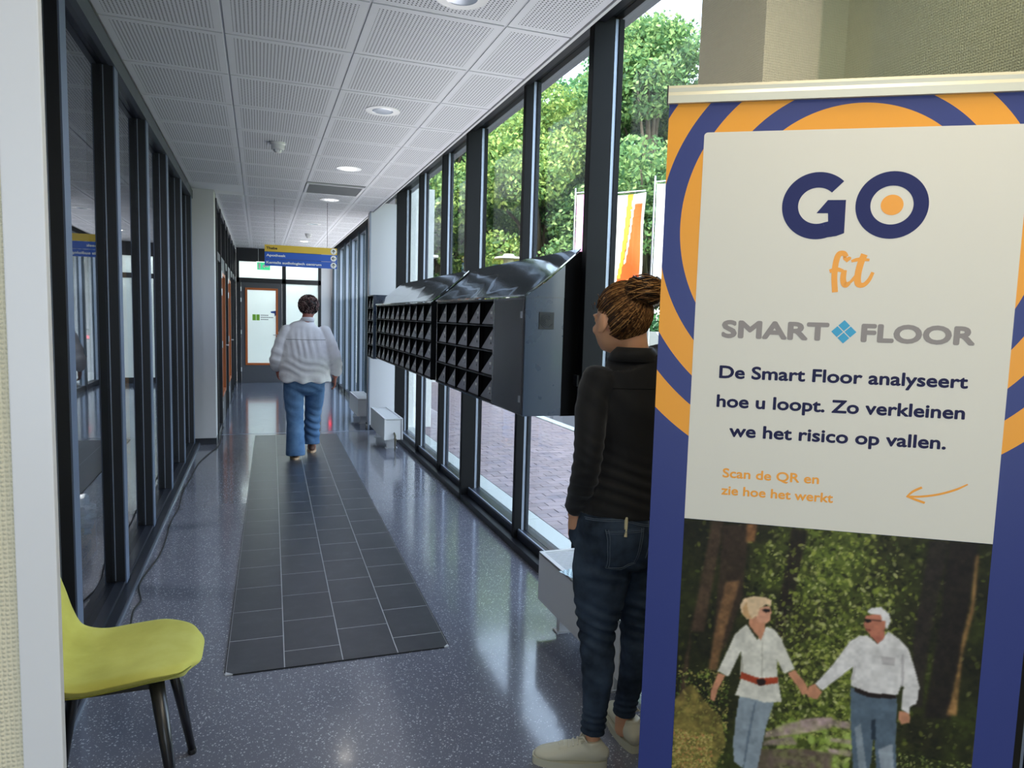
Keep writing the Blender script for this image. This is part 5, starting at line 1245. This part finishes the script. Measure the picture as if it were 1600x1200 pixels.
# loose hairs at nape and temples
for _ in range(0):
    a = rng.uniform(-1, 1); p = np.array([a * .055, -.060 + .035 * abs(a), -.072]); q = p + np.array([rng.uniform(-.01, .01), rng.uniform(-.003, .004), -rng.uniform(.004, .018)])
    paths.append([np.array(hcv) + HMn @ (p * (1 - t) + q * t + np.array([0, -.004 * math.sin(t * 3), 0])) for t in np.linspace(0, 1, 5)])
for _ in range(14):
    p = np.array([-.072, rng.uniform(-.01, .05), rng.uniform(.02, .07)]); q = p + np.array([-rng.uniform(.002, .012), rng.uniform(-.01, .01), rng.uniform(-.01, .01)])
    paths.append([np.array(hcv) + HMn @ (p * (1 - t) + q * t + np.array([0, 0, .012 * math.sin(t * 2.6)])) for t in np.linspace(0, 1, 5)])
hair_strands('hair_strand', hair, paths, .0014, cols, rng)
mb = MB(); mb.ell(bunc, (.053, .047, .045), 3, HM); bun = mb.build('hair_bun', mat('hair_base', '#3a2819'), hair, smooth=True)
bp_ = []
for k in range(420):
    ph = rng.uniform(0, 2 * PI); tl = rng.uniform(-.55, .55); ln = rng.uniform(1.0, 2.6); rr = rng.uniform(1.0, 1.16); ax = rng.uniform(-.5, .5)
    pts = []
    for t in np.linspace(0, 1, 12):
        a = ph + ln * t; zz = tl + ax * math.sin(a + ph); zz = max(-.95, min(.95, zz)); c_ = math.sqrt(1 - zz * zz)
        pts.append(np.array(bunc) + HMn @ (np.array([.056 * c_ * math.cos(a), .050 * c_ * math.sin(a), .049 * zz]) * rr))
    bp_.append(pts)
hair_strands('bun_strand', bun, bp_, .0022, cols, rng)
mb = MB().tube([tuple(np.array(bunc) + HMn @ np.array([.034 * math.cos(a), .030 * math.sin(a) + .010, -.030])) for a in np.linspace(0, 2 * PI, 24)], .006, 8); mb.build('hair_tie', M_black, hair, smooth=True)

# ---------------------------------------------------------------- walking woman, seen from behind
QX, QY = .455, 7.80
wk = empty('person', (QX, QY, 0), 0, 'walking woman seen from behind in a loose white blouse and blue jeans', 'person', 'people in the corridor')
hc2 = (.045, .03, 1.60)
mb = MB(); L2_, HM2 = head(mb, hc2, (.12, 1), 1.0)
limb(mb, [(.04, .0, 1.56, .054), (.03, -.01, 1.50, .056), (.02, -.01, 1.43, .065)], 18, 4)
limb(mb, [(.02, 0, 1.44, .07, .06), (.01, 0, 1.38, .17, .09), (0, 0, 1.25, .21, .13), (0, .01, 1.05, .23, .16), (0, 0, .9, .22, .15), (0, 0, .80, .20, .14)], 24, 4)
LA2 = [(-.17, 0, 1.36, .06), (-.235, -.01, 1.20, .056), (-.275, -.01, 1.07, .048), (-.28, .06, .99, .038), (-.275, .11, .945, .03)]
RA2 = [(.20, 0, 1.36, .06), (.26, -.01, 1.20, .056), (.305, -.01, 1.06, .048), (.325, .02, .93, .036), (.325, .035, .865, .03)]
limb(mb, LA2, 16, 4); limb(mb, RA2, 16, 4)
hand(mb, (-.275, .115, .94), (.05, .5, -1), (1, .2, 0), (0, 1, 0), 1.0, .7); hand(mb, (.325, .035, .86), (-.05, .1, -1), (-1, .0, 0), (0, 1, 0), 1.0, .6)
LL2 = [(-.10, 0, .82, .11), (-.11, -.02, .62, .095), (-.10, -.04, .45, .068), (-.10, -.12, .28, .06), (-.10, -.155, .10, .045), (-.10, -.155, .06, .045)]
RL2 = [(.10, 0, .82, .11), (.11, .09, .62, .095), (.10, .16, .46, .068), (.09, .17, .30, .06), (.09, .20, .12, .045), (.09, .20, .06, .045)]
limb(mb, LL2, 16, 4); limb(mb, RL2, 16, 4)
link('body', remesh(mb, 'body', .008, 3), M_skin2, wk)
mb = MB(); limb(mb, [(0, 0, .98, .21, .15), (0, -.01, .86, .215, .165), (0, -.01, .78, .20, .15)], 26, 4)
limb(mb, [(-.10, -.005, .84, .115, .13), (-.11, -.02, .64, .105, .11), (-.10, -.045, .45, .090, .092), (-.10, -.115, .28, .092, .094), (-.10, -.15, .12, .098, .10), (-.10, -.155, .045, .10, .105)], 22, 5, ends=(1, 0))
limb(mb, [(.10, -.005, .84, .115, .13), (.11, .08, .64, .105, .11), (.10, .15, .46, .090, .092), (.09, .165, .30, .085, .088), (.09, .19, .16, .085, .088), (.09, .19, .10, .085, .09)], 22, 5, ends=(1, 0))
def dj2(co): return folds(co, (.1, .1, .3), (.12, .3, .2), (.3, 0, 1), 75, .009, 1, .8) + folds(co, (-.1, 0, .5), (.12, .3, .15), (.3, 0, 1), 60, .006, 2, .8) + folds(co, (0, -.1, .75), (.25, .2, .08), (.5, 0, 1), 70, .006, 3, .8)
link('jeans', remesh(mb, 'jeans', .008, 3, dj2), M_jean2, wk)
mb = MB()
limb(mb, [(.03, -.005, 1.475, .072, .068), (.025, 0, 1.45, .085, .075), (.015, 0, 1.40, .175, .105), (.01, 0, 1.32, .225, .135), (0, -.01, 1.18, .245, .165), (0, -.01, 1.02, .262, .185), (0, -.01, .90, .262, .185), (.005, -.01, .845, .268, .19), (.005, -.01, .815, .262, .185)], 32, 5, ends=(0, 0))
limb(mb, [LA2[0][:3] + (.075,), (-.235, -.01, 1.20, .080), (-.275, -.01, 1.07, .078), (-.285, .05, .99, .068), (-.278, .10, .955, .046)], 20, 5, ends=(1, 0))
limb(mb, [RA2[0][:3] + (.075,), (.265, -.01, 1.20, .080), (.31, -.01, 1.06, .078), (.33, .02, .94, .070), (.325, .03, .885, .046)], 20, 5, ends=(1, 0))
def dw(co):
    a = folds(co, (0, -.1, 1.20), (.16, .3, .12), (1, 0, .15), 95, .006, 1, .6) + folds(co, (0, -.1, .98), (.3, .3, .10), (.35, 0, 1), 75, .008, 2, 1.0) + folds(co, (-.28, 0, 1.05), (.09, .2, .2), (.6, 0, 1), 60, .008, 3) + folds(co, (.3, 0, 1.0), (.09, .2, .2), (-.6, 0, 1), 60, .008, 4)
    a += .012 * np.clip((.93 - co[:, 2]) / .1, 0, 1) * np.sin(np.arctan2(co[:, 1], co[:, 0]) * 7 + 1); return a
bl_ = link('blouse', remesh(mb, 'blouse', .008, 4, dw), M_wshirt, wk)
bt = BVHTree.FromPolygons([v.co[:] for v in bl_.data.vertices], [tuple(p.vertices) for p in bl_.data.polygons])
P = [];
for x in np.linspace(-.19, .21, 24):
    h = bt.ray_cast(Vector((x, -.6, 1.27)), Vector((0, 1, 0)))
    if h[0] is not None: P.append(tuple(h[0]))
MB().tube(P, .004, 6).build('yoke_seam', mat('grey_seam', '#a8a6ac', .9), bl_)
MB().tube([(.032 + .061 * math.cos(a), -.008 + .060 * math.sin(a), 1.478 - .006 * math.sin(a)) for a in np.linspace(0, 2 * PI, 24)], [(.024, .011)] * 24, 8, side=(0, 0, 1)).build('collar', M_wshirt, bl_, smooth=True)
M_tan = mat('tan_leather', '#5e3f30', .6); M_tsole = mat('tan_sole', '#c9a888', .7)
sneaker(wk, (-.10, -.215, 0), (-.04, 1), .95, m=M_tan, msole=M_tsole, laces=False); sneaker(wk, (.088, .135, 0), (.05, 1), .95, m=M_tan, msole=M_tsole, laces=False)
rng = np.random.default_rng(9); mb = MB(); mb.ell(L2_(0, -.02, .035), (.098, .108, .105), 3, HM2)
base = mb.mesh('hair', True); IM2 = HM2.inverted(); h2 = Vector(hc2)
cut(base, lambda co: not (((IM2 @ (co - h2)).y > .05 and (IM2 @ (co - h2)).z < .05) or (IM2 @ (co - h2)).z < -.06))
hr = link('hair', base, mat('curl_dark', '#2a1d1c', .6), wk); cp_ = []
for _ in range(420):
    th = rng.uniform(0, 2 * PI); z = rng.uniform(-.8, 1); c_ = math.sqrt(1 - z * z); d0 = np.array([math.cos(th) * c_, math.sin(th) * c_, z])
    if (d0[1] > .5 and z < .2): continue
    ctr = d0 * np.array([.104, .112, .108]) + np.array([0, -.02, .035]); a1 = np.cross(d0, rng.normal(size=3)); a1 /= np.linalg.norm(a1); a2 = np.cross(d0, a1); R0 = rng.uniform(.010, .020); ph = rng.uniform(0, 6)
    cp_.append([np.array(h2) + np.array(HM2) @ (ctr + (a1 * math.cos(ph + a) + a2 * math.sin(ph + a)) * R0 * (1 - a / 16) + d0 * .004 * math.sin(a * 1.3)) for a in np.linspace(0, 7, 12)])
hair_strands('curl', hr, cp_, .0042, [LC('#2a1a1c'), LC('#4a2e30'), LC('#7c5c58'), LC('#1a1214'), LC('#a08a84')], rng)
